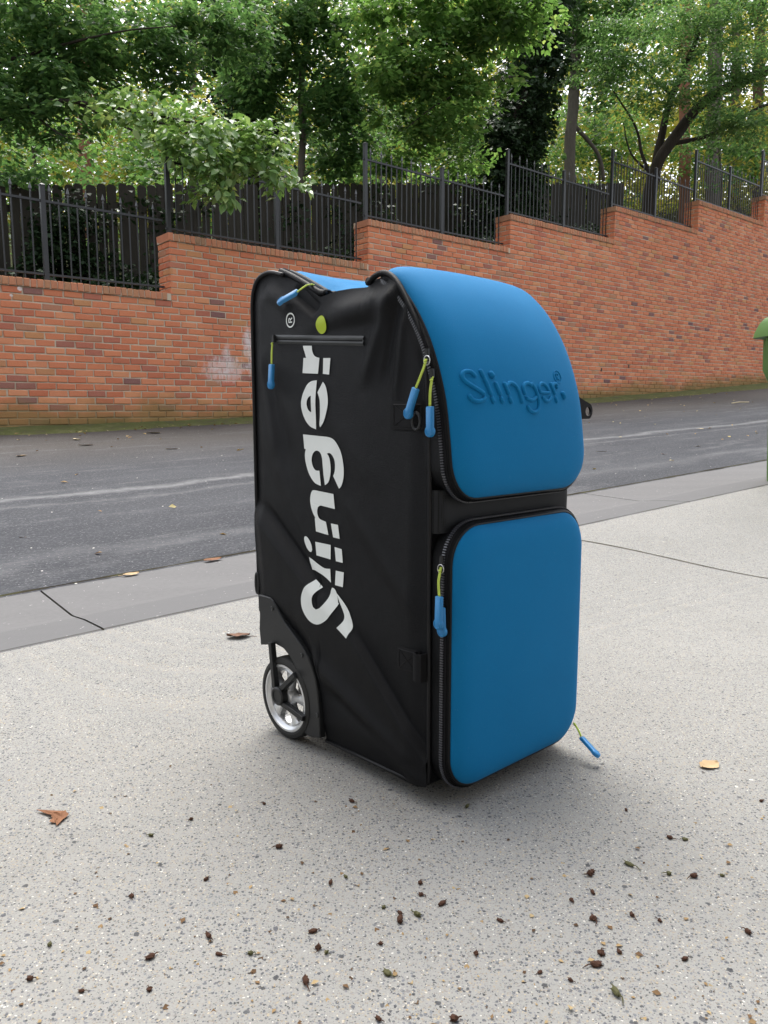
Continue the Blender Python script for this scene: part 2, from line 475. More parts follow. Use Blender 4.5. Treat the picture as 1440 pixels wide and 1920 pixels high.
M['steel'] = plain('steel_ring', (0.5, 0.5, 0.5), 0.3, 0.5, metal=1.0)
M['concrete'] = concrete_driveway()
M['asphalt'] = asphalt()
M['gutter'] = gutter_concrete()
M['joint'] = plain('joint_dirt', (0.075, 0.07, 0.055), 0.95, 0.1, var=0.6, scale=30)
M['brick'] = brick_mat('brick_red')
M['capbrick'] = brick_mat('brick_cap', True)
M['mortar'] = mortar_mat()
M['iron'] = plain('painted_iron', (0.020, 0.020, 0.021), 0.42, 0.5, var=0.3, scale=25)
M['finial'] = plain('worn_finial', (0.10, 0.10, 0.10), 0.35, 0.6, metal=0.4, var=0.4)
M['bin'] = plain('green_bin_plastic', (0.085, 0.17, 0.045), 0.45, 0.4, var=0.12, scale=12, bump=0.15, bscale=500)
M['binlid'] = plain('green_bin_lid', (0.075, 0.15, 0.042), 0.42, 0.4, var=0.15, scale=15, bump=0.15, bscale=500)
M['pod'] = plain('brown_seed_pod', (0.050, 0.024, 0.015), 0.9, 0.2, var=0.5, scale=300)
M['greenpod'] = plain('green_seed_pod', (0.06, 0.058, 0.02), 0.7, 0.3, var=0.4, scale=300)
M['dryleaf'] = plain('brown_dry_leaf', (0.16, 0.07, 0.032), 0.75, 0.25, var=0.4, scale=60)
M['dryleaf2'] = plain('dull_dry_leaf', (0.13, 0.072, 0.048), 0.8, 0.2, var=0.4, scale=60)
M['tanleaf'] = plain('tan_dry_leaf', (0.38, 0.27, 0.15), 0.75, 0.25, var=0.3, scale=60)
M['paleleaf'] = plain('pale_dry_leaf', (0.56, 0.47, 0.30), 0.75, 0.25, var=0.3, scale=60)

# ------------------------------------------------------------------ driveway, gutter, road
SLOPE = 0.04737
S_A, T_DRIVE, T_CREASE, T_ROAD = 0.402, 2.125, 2.436, 2.81
def st_xy(s, t): return S_DIR * s + T_DIR * t
def kerb_rise(s): return SLOPE * (s - S_A)
def z_drive(s, t): return kerb_rise(s) * sstep(1.2, T_DRIVE, t)
def drive_at(px, py):
    p = on_level(px, py, 0.0)
    for _ in range(6): p = on_level(px, py, z_drive(p.dot(S_DIR), p.dot(T_DIR)))
    return p
b = MB()
ss = [-14 + 0.25 * i for i in range(0, 161)]
ts = [-14, -9, -5, -3, -1, 0, 0.6, 1.0, 1.2] + [1.2 + 0.925 * k / 14 for k in range(1, 15)]
b.grid([[tuple(st_xy(s, t)) [:2] + (z_drive(s, t),) for s in ss] for t in ts])
tag(b.build('driveway', M['concrete'], smooth=True), kind='structure')
# joint cut across the driveway slab
j0, j1 = drive_at(1084, 1014), drive_at(1440, 1085)
jd = (j1 - j0); jd.z = 0; jd.normalize(); jn = Vector((-jd.y, jd.x, 0))
rows = []
random.seed(5)
for k in range(60):
    p = j0 + jd * (k * 0.05 - 0.01)
    wv = 0.0035 + 0.002 * random.random()
    row = []
    for e in (-1, 1):
        q = p + jn * (wv * e)
        q.z = z_drive(q.dot(S_DIR), q.dot(T_DIR)) + 0.0015
        row.append(q)
    rows.append(row)
b = MB(); b.grid(rows)
tag(b.build('driveway_joint', M['joint']), kind='structure')

# unseen house added behind the viewer to block sky light from the bag's front
unseen_house = tag(empty('unseen_house', (0.6, -2.3, 0)), 'unseen building with garage door, added behind the viewer to shade the bag and driveway', 'unseen_house')
M['siding'] = plain('house_siding', (0.30, 0.27, 0.23), 0.8, 0.2, var=0.1, scale=3)
M['door'] = plain('garage_door_paint', (0.36, 0.35, 0.33), 0.6, 0.3, var=0.05, scale=3)
M['roofing'] = plain('roof_shingle', (0.06, 0.055, 0.05), 0.9, 0.2, var=0.3, scale=8)
b = MB(); b.box(-5.5, -2.6, -5.0, 0.0, -0.1, 4.4); b.box(2.6, 5.5, -5.0, 0.0, -0.1, 4.4); b.box(-2.6, 2.6, -5.0, 0.0, 2.3, 4.4); b.build('wall', M['siding'], unseen_house)
for r_ in range(4):
    b = MB(); b.box(-2.58, 2.58, -0.16, -0.11, 0.01 + 0.572 * r_, 0.565 + 0.572 * r_); b.build('door_panel', M['door'], unseen_house, bevel=0.012)
b = MB(); b.grid([[(-6.0, y, z), (6.0, y, z)] for y, z in ((0.6, 4.25), (-2.5, 6.2), (-5.6, 4.25), (-5.6, 4.38), (-2.5, 6.35), (0.6, 4.40), (0.6, 4.25))]); b.build('roof', M['roofing'], unseen_house)

def crackmat():
    t = NT('crack_dirt'); p = t.pos()
    col = t.ramp(t.noise(p, 4, 5, 0.7), [(0.35, (0.018, 0.016, 0.012)), (0.55, (0.04, 0.035, 0.02)), (0.7, (0.07, 0.075, 0.02))])
    t.bump(t.noise(p, 120, 4, 0.8), 1.0, 0.01)
    return t.done(col, 0.95, 0.1)
M['crack'] = crackmat()
# rolled kerb and gutter: slabs with open joints, children of one gutter
gut = tag(empty('gutter'), kind='structure')
edges = [-9.0, -6.0, -2.4, 0.67, 3.67, 6.7, 9.7, 12.7, 15.7, 18.7, 22]
random.seed(11)
for i in range(len(edges) - 1):
    s0, s1 = edges[i] + 0.0035, edges[i + 1] - 0.0035
    prof = [(T_DRIVE + 0.004, -0.12), (T_DRIVE + 0.004, -0.004), (T_DRIVE + 0.02, 0.000), (T_CREASE - 0.13, -0.010), (T_CREASE - 0.01, -0.024), (T_CREASE + 0.005, -0.0245), (T_ROAD - 0.01, -0.014), (T_ROAD, -0.02), (T_ROAD, -0.12)]
    b = MB(); n = 24
    rows = []
    for k in range(n + 1):
        s = s0 + (s1 - s0) * k / n
        e = 0.012 * (mnoise.noise(Vector((s * 1.7, 3.1, i))))
        rows.append([tuple(st_xy(s, t + (e if j > 4 else e * 0.3)))[:2] + (kerb_rise(s) + z,) for j, (t, z) in enumerate(prof)])
    b.grid(rows)
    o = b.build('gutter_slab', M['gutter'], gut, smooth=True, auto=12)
b = MB()
for e in edges[1:-1]:
    b.grid([[tuple(st_xy(e + d, t))[:2] + (kerb_rise(e) + z - 0.007,) for d in (-0.012, 0.012)] for t, z in prof[1:-1]])
b.build('joint_fill', M['joint'], gut)
# ragged dirt-filled cracks where the road meets the gutter and the gutter meets the drive
for t0, w0, zz, nm in ((T_ROAD + 0.004, 0.016, -0.010, 'road_edge_crack'), (T_DRIVE + 0.002, 0.0028, 0.0035, 'drive_edge_crack')):
    rows = []
    for k in range(700):
        s = -4 + 0.035 * k
        w = w0 * (0.55 + 0.8 * max(0, mnoise.noise(Vector((s * 4.0, t0, 1)) ) + 0.4) + 0.4 * mnoise.noise(Vector((s * 17.0, t0, 5))))
        c = 0.35 * w0 * mnoise.noise(Vector((s * 7.0, t0, 9)))
        rows.append([tuple(st_xy(s, t0 + c + e * max(0.001, w)))[:2] + (kerb_rise(s) + zz,) for e in (-1, 0, 1)])
    b = MB(); b.grid(rows); b.build(nm, M['crack'], gut)

# the road climbs with the wall: ruled between the gutter and the foot of the wall
def wall_pt(s, y, z): 
    return Vector((W0.x + WALL_X[0] * s - WALL_X[1] * y, W0.y + WALL_X[1] * s + WALL_X[0] * y, z))
def road_pt(k, v):
    sw = k
    pw = wall_pt(sw, 0.05, zbase(sw))
    sr = pw.dot(S_DIR)
    pr = st_xy(sr, T_ROAD - 0.03); pr = Vector((pr.x, pr.y, kerb_rise(sr) - 0.026))
    p = pr.lerp(pw, v)
    p.z += 0.03 * math.sin(v * math.pi)
    return p
rows = []
for i in range(0, 29):
    v = i / 28
    rows.append([road_pt(-14 + 0.6 * k, v) for k in range(0, 72)])
b = MB(); b.grid(rows)
tag(b.build('road', M['asphalt'], smooth=True), kind='structure')
def road_hit(px, py):
    """where this spot lies on the road sheet"""
    o = Vector((0, 0, CAM_H)); r = ray(px, py); best = None
    lo, hi = 1.5, 40.0
    def gap(d):
        p = o + r * d
        s_, t_ = p.dot(S_DIR), p.dot(T_DIR)
        k = (p - W0).dot(Vector(WALL_X))
        pw = wall_pt(k, 0.05, 0); v = (t_ - (T_ROAD - 0.03)) / (pw.dot(T_DIR) - (T_ROAD - 0.03))
        v = min(1, max(0, v))
        return p.z - road_pt(k, v).z
    for _ in range(50):
        mid = (lo + hi) / 2
        if gap(mid) > 0: lo = mid
        else: hi = mid
    return o + r * lo

# mossy strip and dirt at the foot of the wall
def mossmat():
    t = NT('moss'); p = t.pos()
    col = t.ramp(t.noise(p, 5, 5, 0.7), [(0.3, (0.12, 0.11, 0.075)), (0.5, (0.125, 0.140, 0.050)), (0.7, (0.19, 0.185, 0.10))])
    t.bump(t.noise(p, 60, 4, 0.8), 1.0, 0.02)
    return t.done(col, 0.95, 0.1)
M['moss'] = mossmat()
rows = []
for k in range(0, 200):
    s = -1.5 + 0.115 * k
    w = 0.36 + 0.02 * s + 0.26 * mnoise.noise(Vector((s * 0.7, 0, 0))) + 0.10 * mnoise.noise(Vector((s * 3.1, 5, 0)))
    w = max(0.08, w)
    row = []
    for j in range(6):
        v = j / 5
        y = 0.02 - w * v
        p = wall_pt(s, y, 0)
        base_v = 1 - (-y + 0.05) / 6.3
        z = road_pt(s, base_v).z + 0.06 * (1 - v) ** 1.4 + 0.006 * mnoise.noise(Vector((s * 9, v * 7, 2))) * (1 - v) + (0.006 if j < 5 else -0.004)
        row.append((p.x, p.y, z))
    rows.append(row)
b = MB(); b.grid(rows)
tag(b.build('moss_strip', M['moss'], smooth=True), 'green moss and dirt along the foot of the brick wall', 'moss', kind='stuff')

# ------------------------------------------------------------------ brick retaining wall
wall = empty('brick_wall', (W0.x, W0.y, 0), WALL_ANG)
tag(wall, 'long red brick retaining wall stepping up the hill behind the road', 'wall')
COURSE, STRETCH, GAP = 0.0785, 0.2135, 0.0145
STEPS = [-1.08, 2.02, 5.10, 8.20, 11.25, 14.38, 17.5, 20.6]
CAPS = [2.04, 2.7465, 3.3745, 3.924, 4.552, 5.18, 5.81]
THICK = 0.34
CAP_H = 0.092
def brick_geo(x0, x1, z0, z1, y0, d, ch, rnd=None):
    """a brick with its front at y0, chamfered front edges; d deep"""
    j = (lambda: 0.0) if rnd is None else (lambda: rnd.uniform(-0.0034, 0.0034))
    c = ch
    v = []
    for (x, z, sx, sz) in ((x0, z0, 1, 1), (x1, z0, -1, 1), (x1, z1, -1, -1), (x0, z1, 1, -1)):
        jx, jz = j(), j()
        v.append((x + jx, y0 + d, z + jz)); v.append((x + jx, y0 + c, z + jz)); v.append((x + jx + sx * c, y0 + j() * .6, z + jz + sz * c))
    f = []
    for k in range(4):
        n_ = (k + 1) % 4
        f.append((3 * k, 3 * n_, 3 * n_ + 1, 3 * k + 1)); f.append((3 * k + 1, 3 * n_ + 1, 3 * n_ + 2, 3 * k + 2))
    f.append((2, 5, 8, 11))
    return v, f
rnd = random.Random(3)
# three brick shapes shared by the bricks that can be told apart singly
proto = []
for k in range(5):
    v, f = brick_geo(-(STRETCH - GAP) / 2, (STRETCH - GAP) / 2, -(COURSE - GAP) / 2, (COURSE - GAP) / 2, 0, 0.05, 0.0055, rnd)
    b = MB(); b.add(v, f)
    me = bpy.data.meshes.new('brick'); me.from_pydata(b.v, [], b.f); me.materials.append(M['brick']); proto.append(me)
core = MB()
for k in range(7):
    core.box(STEPS[k] + (0.012 if k else 0), STEPS[k + 1] + 0.012, 0.0105, THICK - 0.011, 0.0, CAPS[k] - CAP_H)
core.build('mortar_core', M['mortar'], wall)
rest = MB(); n_single = 0
tops = [c_ - CAP_H for c_ in CAPS]
gi = -int((tops[0] - 0.3) / COURSE)
while True:
    zt = tops[0] + gi * COURSE; zc = zt - COURSE / 2; gi += 1
    if zt > tops[-1] + 0.001: break
    k0 = next(k for k in range(7) if tops[k] >= zt - 0.001)
    lo = STEPS[k0]
    s = STEPS[0] - STRETCH + (STRETCH / 2 if gi % 2 else 0) + rnd.uniform(-0.015, 0.015)
    while s < 20.5:
        jl = rnd.uniform(-0.006, 0.006)
        a, e = s + GAP / 2, s + STRETCH - GAP / 2
        s += STRETCH + jl * 0.3
        if e <= lo + 0.03: continue
        cut = a < lo
        a = max(a, lo + 0.001)
        mid = (a + e) / 2
        if zt < zbase(mid) - 0.02 or mid < -1.05 or mid > 19.8: continue
        proud = rnd.uniform(-0.0055, 0.0045)
        if not cut and 0.02 < mid < 3.05 and n_single < 300:
            o = link('brick', proto[rnd.randrange(5)], wall, (mid, proud, zc + rnd.uniform(-0.0015, 0.0015)))
            o.rotation_euler = (0, rnd.uniform(-0.008, 0.008), rnd.uniform(-0.01, 0.01)); n_single += 1
        else:
            rest.add(*brick_geo(a, e, zc - (COURSE - GAP) / 2, zc + (COURSE - GAP) / 2, proud, 0.05, 0.005, rnd))
for k in range(1, 7):
    # the end of the step above its neighbour: bricks facing left
    z = tops[k]
    q = 0
    while z > CAPS[k - 1] - 0.01:
        cuts = [0.0, 0.115, THICK] if q % 2 else [0.0, 0.215, THICK]
        for y0, y1 in zip(cuts[:-1], cuts[1:]):
            v, f = brick_geo(-(y1 - GAP / 2), -(y0 + (GAP / 2 if y0 else 0.0)), z - COURSE + GAP / 2, z - GAP / 2, 0, 0.03, 0.005, rnd)
            rest.add([(STEPS[k] + y, -x, zz) for x, y, zz in v], f)
        z -= COURSE; q += 1
me = bpy.data.meshes.new('brick_courses'); me.from_pydata(rest.v, [], rest.f); me.materials.append(M['brick'])
tag(link('brick_courses', me, wall), kind='stuff')
for px_, z_ in ((10.98, 1.42), (11.92, 1.52), (11.45, 1.36)):     # weep holes: solid dark blocks stand in for the shade inside
    b = MB(); b.box(px_ - 0.016, px_ + 0.016, -0.0065, 0.02, z_ - 0.03, z_ + 0.03); b.build('weep_hole', M['joint'], wall)
# rowlock coping
capw = 0.0715
cproto = []
for k in range(4):
    v, f = brick_geo(-(capw - 0.009) / 2, (capw - 0.009) / 2, -CAP_H / 2 + 0.004, CAP_H / 2, 0, THICK + 0.02, 0.006, rnd)
    b = MB(); b.add(v, f); me = bpy.data.meshes.new('coping_brick'); me.from_pydata(b.v, [], b.f); me.materials.append(M['capbrick']); cproto.append(me)
crest = MB()
for k in range(7):
    s = STEPS[k] - (0.02 if k else 0.1)
    zc = CAPS[k] - CAP_H / 2
    while s + capw < STEPS[k + 1] + 0.015:
        mid = s + capw / 2; s += capw
        if mid < -0.6 or mid > 19.5: continue
        pr = -0.022 + rnd.uniform(-0.003, 0.003); dz = rnd.uniform(-0.003, 0.003)
        if k <= 3:
            o = link('coping_brick', cproto[rnd.randrange(4)], wall, (mid, pr, zc + dz)); o.rotation_euler = (0, rnd.uniform(-0.02, 0.02), rnd.uniform(-0.02, 0.02))
        else:
            crest.add(*brick_geo(mid - (capw - 0.009) / 2, mid + (capw - 0.009) / 2, zc - CAP_H / 2 + 0.004 + dz, zc + CAP_H / 2 + dz, pr, THICK + 0.02, 0.006, rnd))
    crest_bed = MB()
    crest_bed.box(STEPS[k] - (0.008 if k else 0.1), STEPS[k + 1] - 0.004, -0.012, THICK - 0.012, CAPS[k] - CAP_H + 0.002, CAPS[k] - 0.008)
    crest_bed.build('coping_mortar', M['mortar'], wall)
me = bpy.data.meshes.new('coping_courses'); me.from_pydata(crest.v, [], crest.f); me.materials.append(M['capbrick'])
tag(link('coping_courses', me, wall), kind='stuff')

# ------------------------------------------------------------------ iron fence, one run for each step of the wall
def picket_mesh(h):
    b = MB(); b.box(-0.0068, 0.0068, -0.0068, 0.0068, 0, h)
    me = bpy.data.meshes.new('picket'); me.from_pydata(b.v, [], b.f); me.materials.append(M['iron']); return me
pk_tall, pk_short = picket_mesh(0.925), picket_mesh(0.885)
b = MB()
b.loft([[(r * math.cos(a), r * math.sin(a) * 0.6, z) for a in [math.pi / 4 * q for q in range(8)]] for r, z in ((0.011, 0), (0.013, 0.012), (0.008, 0.02), (0.021, 0.038), (0.013, 0.068), (0.001, 0.105))], True, True)
me_fin = bpy.data.meshes.new('finial'); me_fin.from_pydata(b.v, [], b.f); me_fin.materials.append(M['finial'])
b = MB(); b.box(-0.025, 0.025, -0.025, 0.025, 0, 1.0)
b.loft([[(x * w, y * w, z) for x, y in ((-1, -1), (1, -1), (1, 1), (-1, 1))] for w, z in ((0.030, 1.0), (0.030, 1.012), (0.006, 1.03))], True, True)
me_post = bpy.data.meshes.new('post'); me_post.from_pydata(b.v, [], b.f); me_post.materials.append(M['iron'])
FY = 0.15
ords = ['on the lowest step of the wall, left of picture', 'on the second step, partly behind the overhanging leaves', 'on the third step, above the bag', 'on the fourth step of the wall', 'on the fifth step of the wall', 'on the sixth step, towards the right edge', 'on the topmost step, at the right edge']
for k in range(7):
    s0, s1, zc = STEPS[k], STEPS[k + 1], CAPS[k]
    fe = empty('iron_fence', (W0.x + WALL_X[0] * s0 - WALL_X[1] * FY, W0.y + WALL_X[1] * s0 + WALL_X[0] * FY, zc), WALL_ANG)
    tag(fe, 'black iron picket fence run ' + ords[k], 'fence', 'iron fence runs along the brick wall')
    Lr = s1 - s0 - 0.015
    posts = [0.07, 1.62 if k else 1.70]
    for x in posts:
        o = link('post', me_post, fe, (x, 0, 0)); o.scale = (1, 1, 1.08 if x < 1 else 1.03)
    for z, h in ((0.075, 0.026), (0.86, 0.03)):
        b = MB(); b.box(0.03, Lr, -0.014, 0.014, z, z + h * 0.85); b.build('rail', M['iron'], fe)
    x = 0.175; q = 0
    while x < Lr - 0.02:
        if all(abs(x - p) > 0.05 for p in posts):
            o = link('picket', pk_tall if q % 2 == 0 else pk_short, fe, (x, 0, 0.03 + rnd.uniform(-0.004, 0.004)))
            o.rotation_euler = (rnd.uniform(-0.006, 0.006), rnd.uniform(-0.006, 0.006), 0)
            if q % 2 == 0: link('finial', me_fin, o, (0, 0, 0.922))
        x += 0.1; q += 1

# ------------------------------------------------------------------ hillside behind the wall
def cap_line(s): return 2.04 + 0.2015 * (s - 0.4)
def hill_z(s, y): 
    return cap_line(s) - 0.36 + 0.10 * y + (0.10 * (y - 2.6) if y > 2.6 else 0) + 0.06 * mnoise.noise(Vector((s * 0.8, y * 0.8, 0)))
b = MB()
b.grid([[tuple(wall_pt(s, y, hill_z(s, y))) for s in [-14 + 1.2 * i for i in range(48)]] for y in (THICK - 0.03, 0.8, 1.4, 2.0, 2.6, 3.4, 5, 7, 10, 14, 19, 25, 34, 45)])
def soil():
    t = NT('woodland_soil'); p = t.pos()
    col = t.ramp(t.noise(p, 3, 6, 0.75), [(0.3, (0.035, 0.026, 0.014)), (0.55, (0.05, 0.06, 0.02)), (0.75, (0.10, 0.07, 0.035))])
    t.bump(t.noise(p, 30, 5, 0.8), 1.0, 0.05)
    return t.done(col, 0.95, 0.1)
tag(b.build('hillside', soil(), smooth=True), kind='structure')

# ------------------------------------------------------------------ weathered board fence behind the iron one
def wood():
    t = NT('weathered_boards'); p = t.obj()
    oi = t.new('ShaderNodeObjectInfo').outputs['Random']
    pz = t.scaled(p, (1, 1, 0.06))
    g = t.noise(pz, 45, 5, 0.7)
    col = t.mix(g, (0.022, 0.019, 0.015), (0.065, 0.057, 0.046))
    col = t.mix(t.math('MULTIPLY', oi, 0.5), col, (0.028, 0.027, 0.02))
    t.bump(g, 0.5, 0.004)
    return t.done(col, 0.9, 0.2)
M['wood'] = wood()
wf = tag(empty('board_fence', (W0.x, W0.y, 0), WALL_ANG), 'weathered grey dog-eared board fence on the bank behind the iron fence', 'fence')
def board_mesh(w, h):
    b = MB(); c = 0.03
    b.prism([(-w / 2, 0), (w / 2, 0), (w / 2, h - c), (w / 2 - c, h), (-w / 2 + c, h), (-w / 2, h - c)], (0, 0, 0), (1, 0, 0), (0, 0, 1), (0, 1, 0), 0.018)
    me = bpy.data.meshes.new('board'); me.from_pydata(b.v, [], b.f); me.materials.append(M['wood']); return me
bms = [board_mesh(0.136, 1.95), board_mesh(0.142, 1.95), board_mesh(0.13, 1.95)]
def wood_top(s): return 3.50 + 0.180 * s
s = -2.2
while s < 15.5:
    z = wood_top(s) + rnd.uniform(-0.02, 0.02)
    o = link('board', bms[rnd.randrange(3)], wf, (s, 2.6 + rnd.uniform(-0.008, 0.008), z - 1.95))
    o.rotation_euler = (rnd.uniform(-0.01, 0.01), rnd.uniform(-0.012, 0.012), rnd.uniform(-0.03, 0.03))
    s += 0.148 + rnd.choice((0, 0, 0, 0.004, 0.012))
for dz in (-0.35, -1.5):
    b = MB(); b.grid([[(s_, y, wood_top(s_) + dz + z_) for s_ in (-2.3, 15.5)] for y, z_ in ((2.63, 0), (2.63, 0.09), (2.67, 0.09), (2.67, 0), (2.63, 0))]); b.build('back_rail', M['wood'], wf)

# ------------------------------------------------------------------ trees
GREEN_BRANCH = [(0.0, (0.085, 0.165, 0.042)), (0.3, (0.130, 0.245, 0.065)), (0.6, (0.185, 0.310, 0.092)), (0.85, (0.25, 0.37, 0.14)), (1.0, (0.31, 0.39, 0.12))]
GREEN_LIGHT = [(0.0, (0.064, 0.135, 0.036)), (0.3, (0.105, 0.212, 0.056)), (0.6, (0.155, 0.285, 0.080)), (0.85, (0.20, 0.33, 0.10)), (1.0, (0.27, 0.35, 0.105))]
GREEN_MID = [(0.0, (0.044, 0.100, 0.033)), (0.4, (0.078, 0.162, 0.050)), (0.8, (0.122, 0.225, 0.074)), (1.0, (0.17, 0.25, 0.082))]
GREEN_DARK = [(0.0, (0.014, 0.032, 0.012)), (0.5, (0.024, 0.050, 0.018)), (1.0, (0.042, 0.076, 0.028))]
GREEN_FAR = [(0.0, (0.17, 0.22, 0.045)), (0.4, (0.28, 0.32, 0.075)), (0.75, (0.42, 0.41, 0.11)), (1.0, (0.56, 0.46, 0.15))]  # yellow sunlight on the far wood, painted into its leaves
M['leaf_branch'] = leaf_mat('leaf_bright_branch', GREEN_BRANCH, 0.35, 0.36, 0.5)
M['leaf_light'] = leaf_mat('leaf_fresh_green', GREEN_LIGHT, 0.55, 0.38, 0.45)
M['leaf_mid'] = leaf_mat('leaf_mid_green', GREEN_MID, 0.55, 0.45, 0.4)
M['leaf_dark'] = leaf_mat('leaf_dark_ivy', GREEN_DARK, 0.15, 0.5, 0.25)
M['leaf_far'] = leaf_mat('leaf_far_sun_tinted', GREEN_FAR, 0.5, 0.5, 0.3)
M['bark_brown'] = bark_mat('bark_brown', (0.045, 0.030, 0.020), (0.14, 0.095, 0.065))
M['bark_grey'] = bark_mat('bark_grey', (0.06, 0.052, 0.042), (0.18, 0.155, 0.125))
M['bark_red'] = bark_mat('bark_red', (0.10, 0.045, 0.025), (0.30, 0.14, 0.085))
M['bark_dark'] = bark_mat('bark_dark', (0.018, 0.015, 0.012), (0.06, 0.048, 0.036))

RS = np.random.RandomState(7)
def ell(px, py, depth, rx, ry, rd, n):
    """n points through an ellipsoid set out at image place (px,py) and depth, radii rx, ry in pixels there, rd in metres deep"""
    d = RS.normal(size=(n, 3)); d /= np.linalg.norm(d, axis=1)[:, None]
    d *= (RS.rand(n, 1) ** 0.45)
    c = np.array(at(px, py, depth)); k = depth / F_PX
    return c + d * np.array([rx * k, rd, ry * k])
def leafcloud(C, n_per, size, spread, flat=0.10, tilt=0.45, width=0.30, droop=0.3, var=0.35):
    K = len(C); N = K * n_per
    az = RS.rand(K) * 2 * np.pi
    d = np.stack([np.cos(az), np.sin(az), -droop * (0.3 + RS.rand(K))], 1); d /= np.linalg.norm(d, axis=1)[:, None]
    up = np.tile(np.array([0, 0, 1.0]), (K, 1)) + RS.normal(size=(K, 3)) * 0.18
    up -= d * (up * d).sum(1)[:, None]; up /= np.linalg.norm(up, axis=1)[:, None]
    sd = np.cross(up, d)
    rep = lambda x: np.repeat(x, n_per, 0)
    D, U, S_, P = rep(d), rep(up), rep(sd), rep(C)
    a = RS.rand(N, 1) - 0.35; bb = RS.normal(size=(N, 1)) * 0.36 * (1.05 - np.abs(a)); h = RS.normal(size=(N, 1)) * flat
    sp = spread * (0.7 + 0.6 * np.repeat(RS.rand(K, 1), n_per, 0))
    P = P + D * a * sp + S_ * bb * sp + U * h * sp
    ang = np.sign(bb) * (0.5 + 0.6 * RS.rand(N, 1)) + RS.normal(size=(N, 1)) * 0.35
    ax = D * np.cos(ang) + S_ * np.sin(ang) + RS.normal(size=(N, 3)) * 0.2 - np.array([0, 0, 0.15])
    ax /= np.linalg.norm(ax, axis=1)[:, None]
    nr = U + RS.normal(size=(N, 3)) * tilt
    nr -= ax * (nr * ax).sum(1)[:, None]; nr /= np.linalg.norm(nr, axis=1)[:, None]
    sdv = np.cross(nr, ax)
    L_ = size * (1 - var + 2 * var * RS.rand(N, 1))
    v0 = P; v1 = P + ax * L_ * 0.45 + sdv * L_ * width + nr * L_ * 0.08
    v2 = P + ax * L_ - nr * L_ * 0.10; v3 = P + ax * L_ * 0.45 - sdv * L_ * width + nr * L_ * 0.08
    V_ = np.stack([v0, v1, v2, v3], 1).reshape(-1, 3)
    i = np.arange(N)[:, None] * 4
    F_ = np.concatenate([i + np.array([[0, 1, 2]]), i + np.array([[0, 2, 3]])], 0)
    return V_, F_
def crown(parent, base, clouds, mat, name='crown'):
    Vs, Fs, o = [], [], 0
    for V_, F_ in clouds:
        Vs.append(V_); Fs.append(F_ + o); o += len(V_)
    me = fast_mesh(name, np.concatenate(Vs) - np.array(base), np.concatenate(Fs), mat)
    return link(name, me, parent)
def limbs(parent, base, paths, mat, name='trunk', sides=9):
    b = MB()
    for pts, r0, r1 in paths:
        cv = crspline(pts, 5)
        n = len(cv)
        rs = [r0 + (r1 - r0) * (i / (n - 1)) ** 0.8 for i in range(n)]
        rs = [r * (1 + 0.10 * mnoise.noise(Vector(p) * 2.0)) for r, p in zip(rs, cv)]
        cv = [p + Vector((mnoise.noise(p * 1.3), mnoise.noise(p * 1.3 + Vector((9, 0, 0))), 0)) * min(0.06, r0) for p in cv]
        b.tube([p - Vector(base) for p in cv], rs, sides)
    return b.build(name, mat, parent, smooth=True)
def ground_of(px, depth):
    """foot of a tree on the hillside"""
    p = at(px, 400, depth); q = p - W0
    s = q.x * WALL_X[0] + q.y * WALL_X[1]; y = -q.x * WALL_X[1] + q.y * WALL_X[0]
    return Vector((p.x, p.y, hill_z(s, y) - 0.15))

# 1 the near tree on the left whose branch hangs out over the fence
base = ground_of(-14, 10.6)
near = tag(empty('overhanging_tree', base), 'leafy tree at the left whose bright drooping branch hangs over the iron fence', 'tree')
limbs(near, base, [
    ([base, at(-10, 330, 10.6), at(-18, 150, 10.6), at(-30, -120, 10.6)], 0.10, 0.06),
    ([at(-14, 230, 10.6), at(90, 190, 10.2), at(230, 205, 9.7), at(380, 232, 9.3), at(470, 245, 9.2), at(552, 240, 9.1)], 0.035, 0.004),
    ([at(150, 195, 10.0), at(260, 250, 9.6), at(350, 300, 9.3), at(415, 350, 9.2), at(432, 392, 9.15)], 0.02, 0.003),
    ([at(260, 215, 9.6), at(400, 270, 9.3), at(500, 325, 9.2), at(575, 350, 9.1)], 0.018, 0.003),
    ([at(-14, 120, 10.6), at(100, 90, 10.3), at(220, 60, 10.0), at(330, 50, 9.8)], 0.03, 0.006),
    ([at(-14, 40, 10.6), at(90, -20, 10.2), at(240, -60, 9.9)], 0.03, 0.008),
    ([at(60, 210, 10.2), at(110, 250, 10.0), at(150, 262, 9.9)], 0.015, 0.004)], M['bark_dark'])
C1 = [ell(90, 60, 10.6, 170, 110, 0.9, 190), ell(60, 190, 10.3, 120, 75, 0.6, 70), ell(260, 80, 11.2, 150, 90, 0.8, 110), ell(400, 60, 11.8, 120, 90, 0.8, 90), ell(30, 330, 10.3, 70, 40, 0.4, 10)]
near_crown = crown(near, base, [leafcloud(np.concatenate(C1), 34, 0.105, 0.42, 0.12, 0.4, 0.27)], M['leaf_mid'])
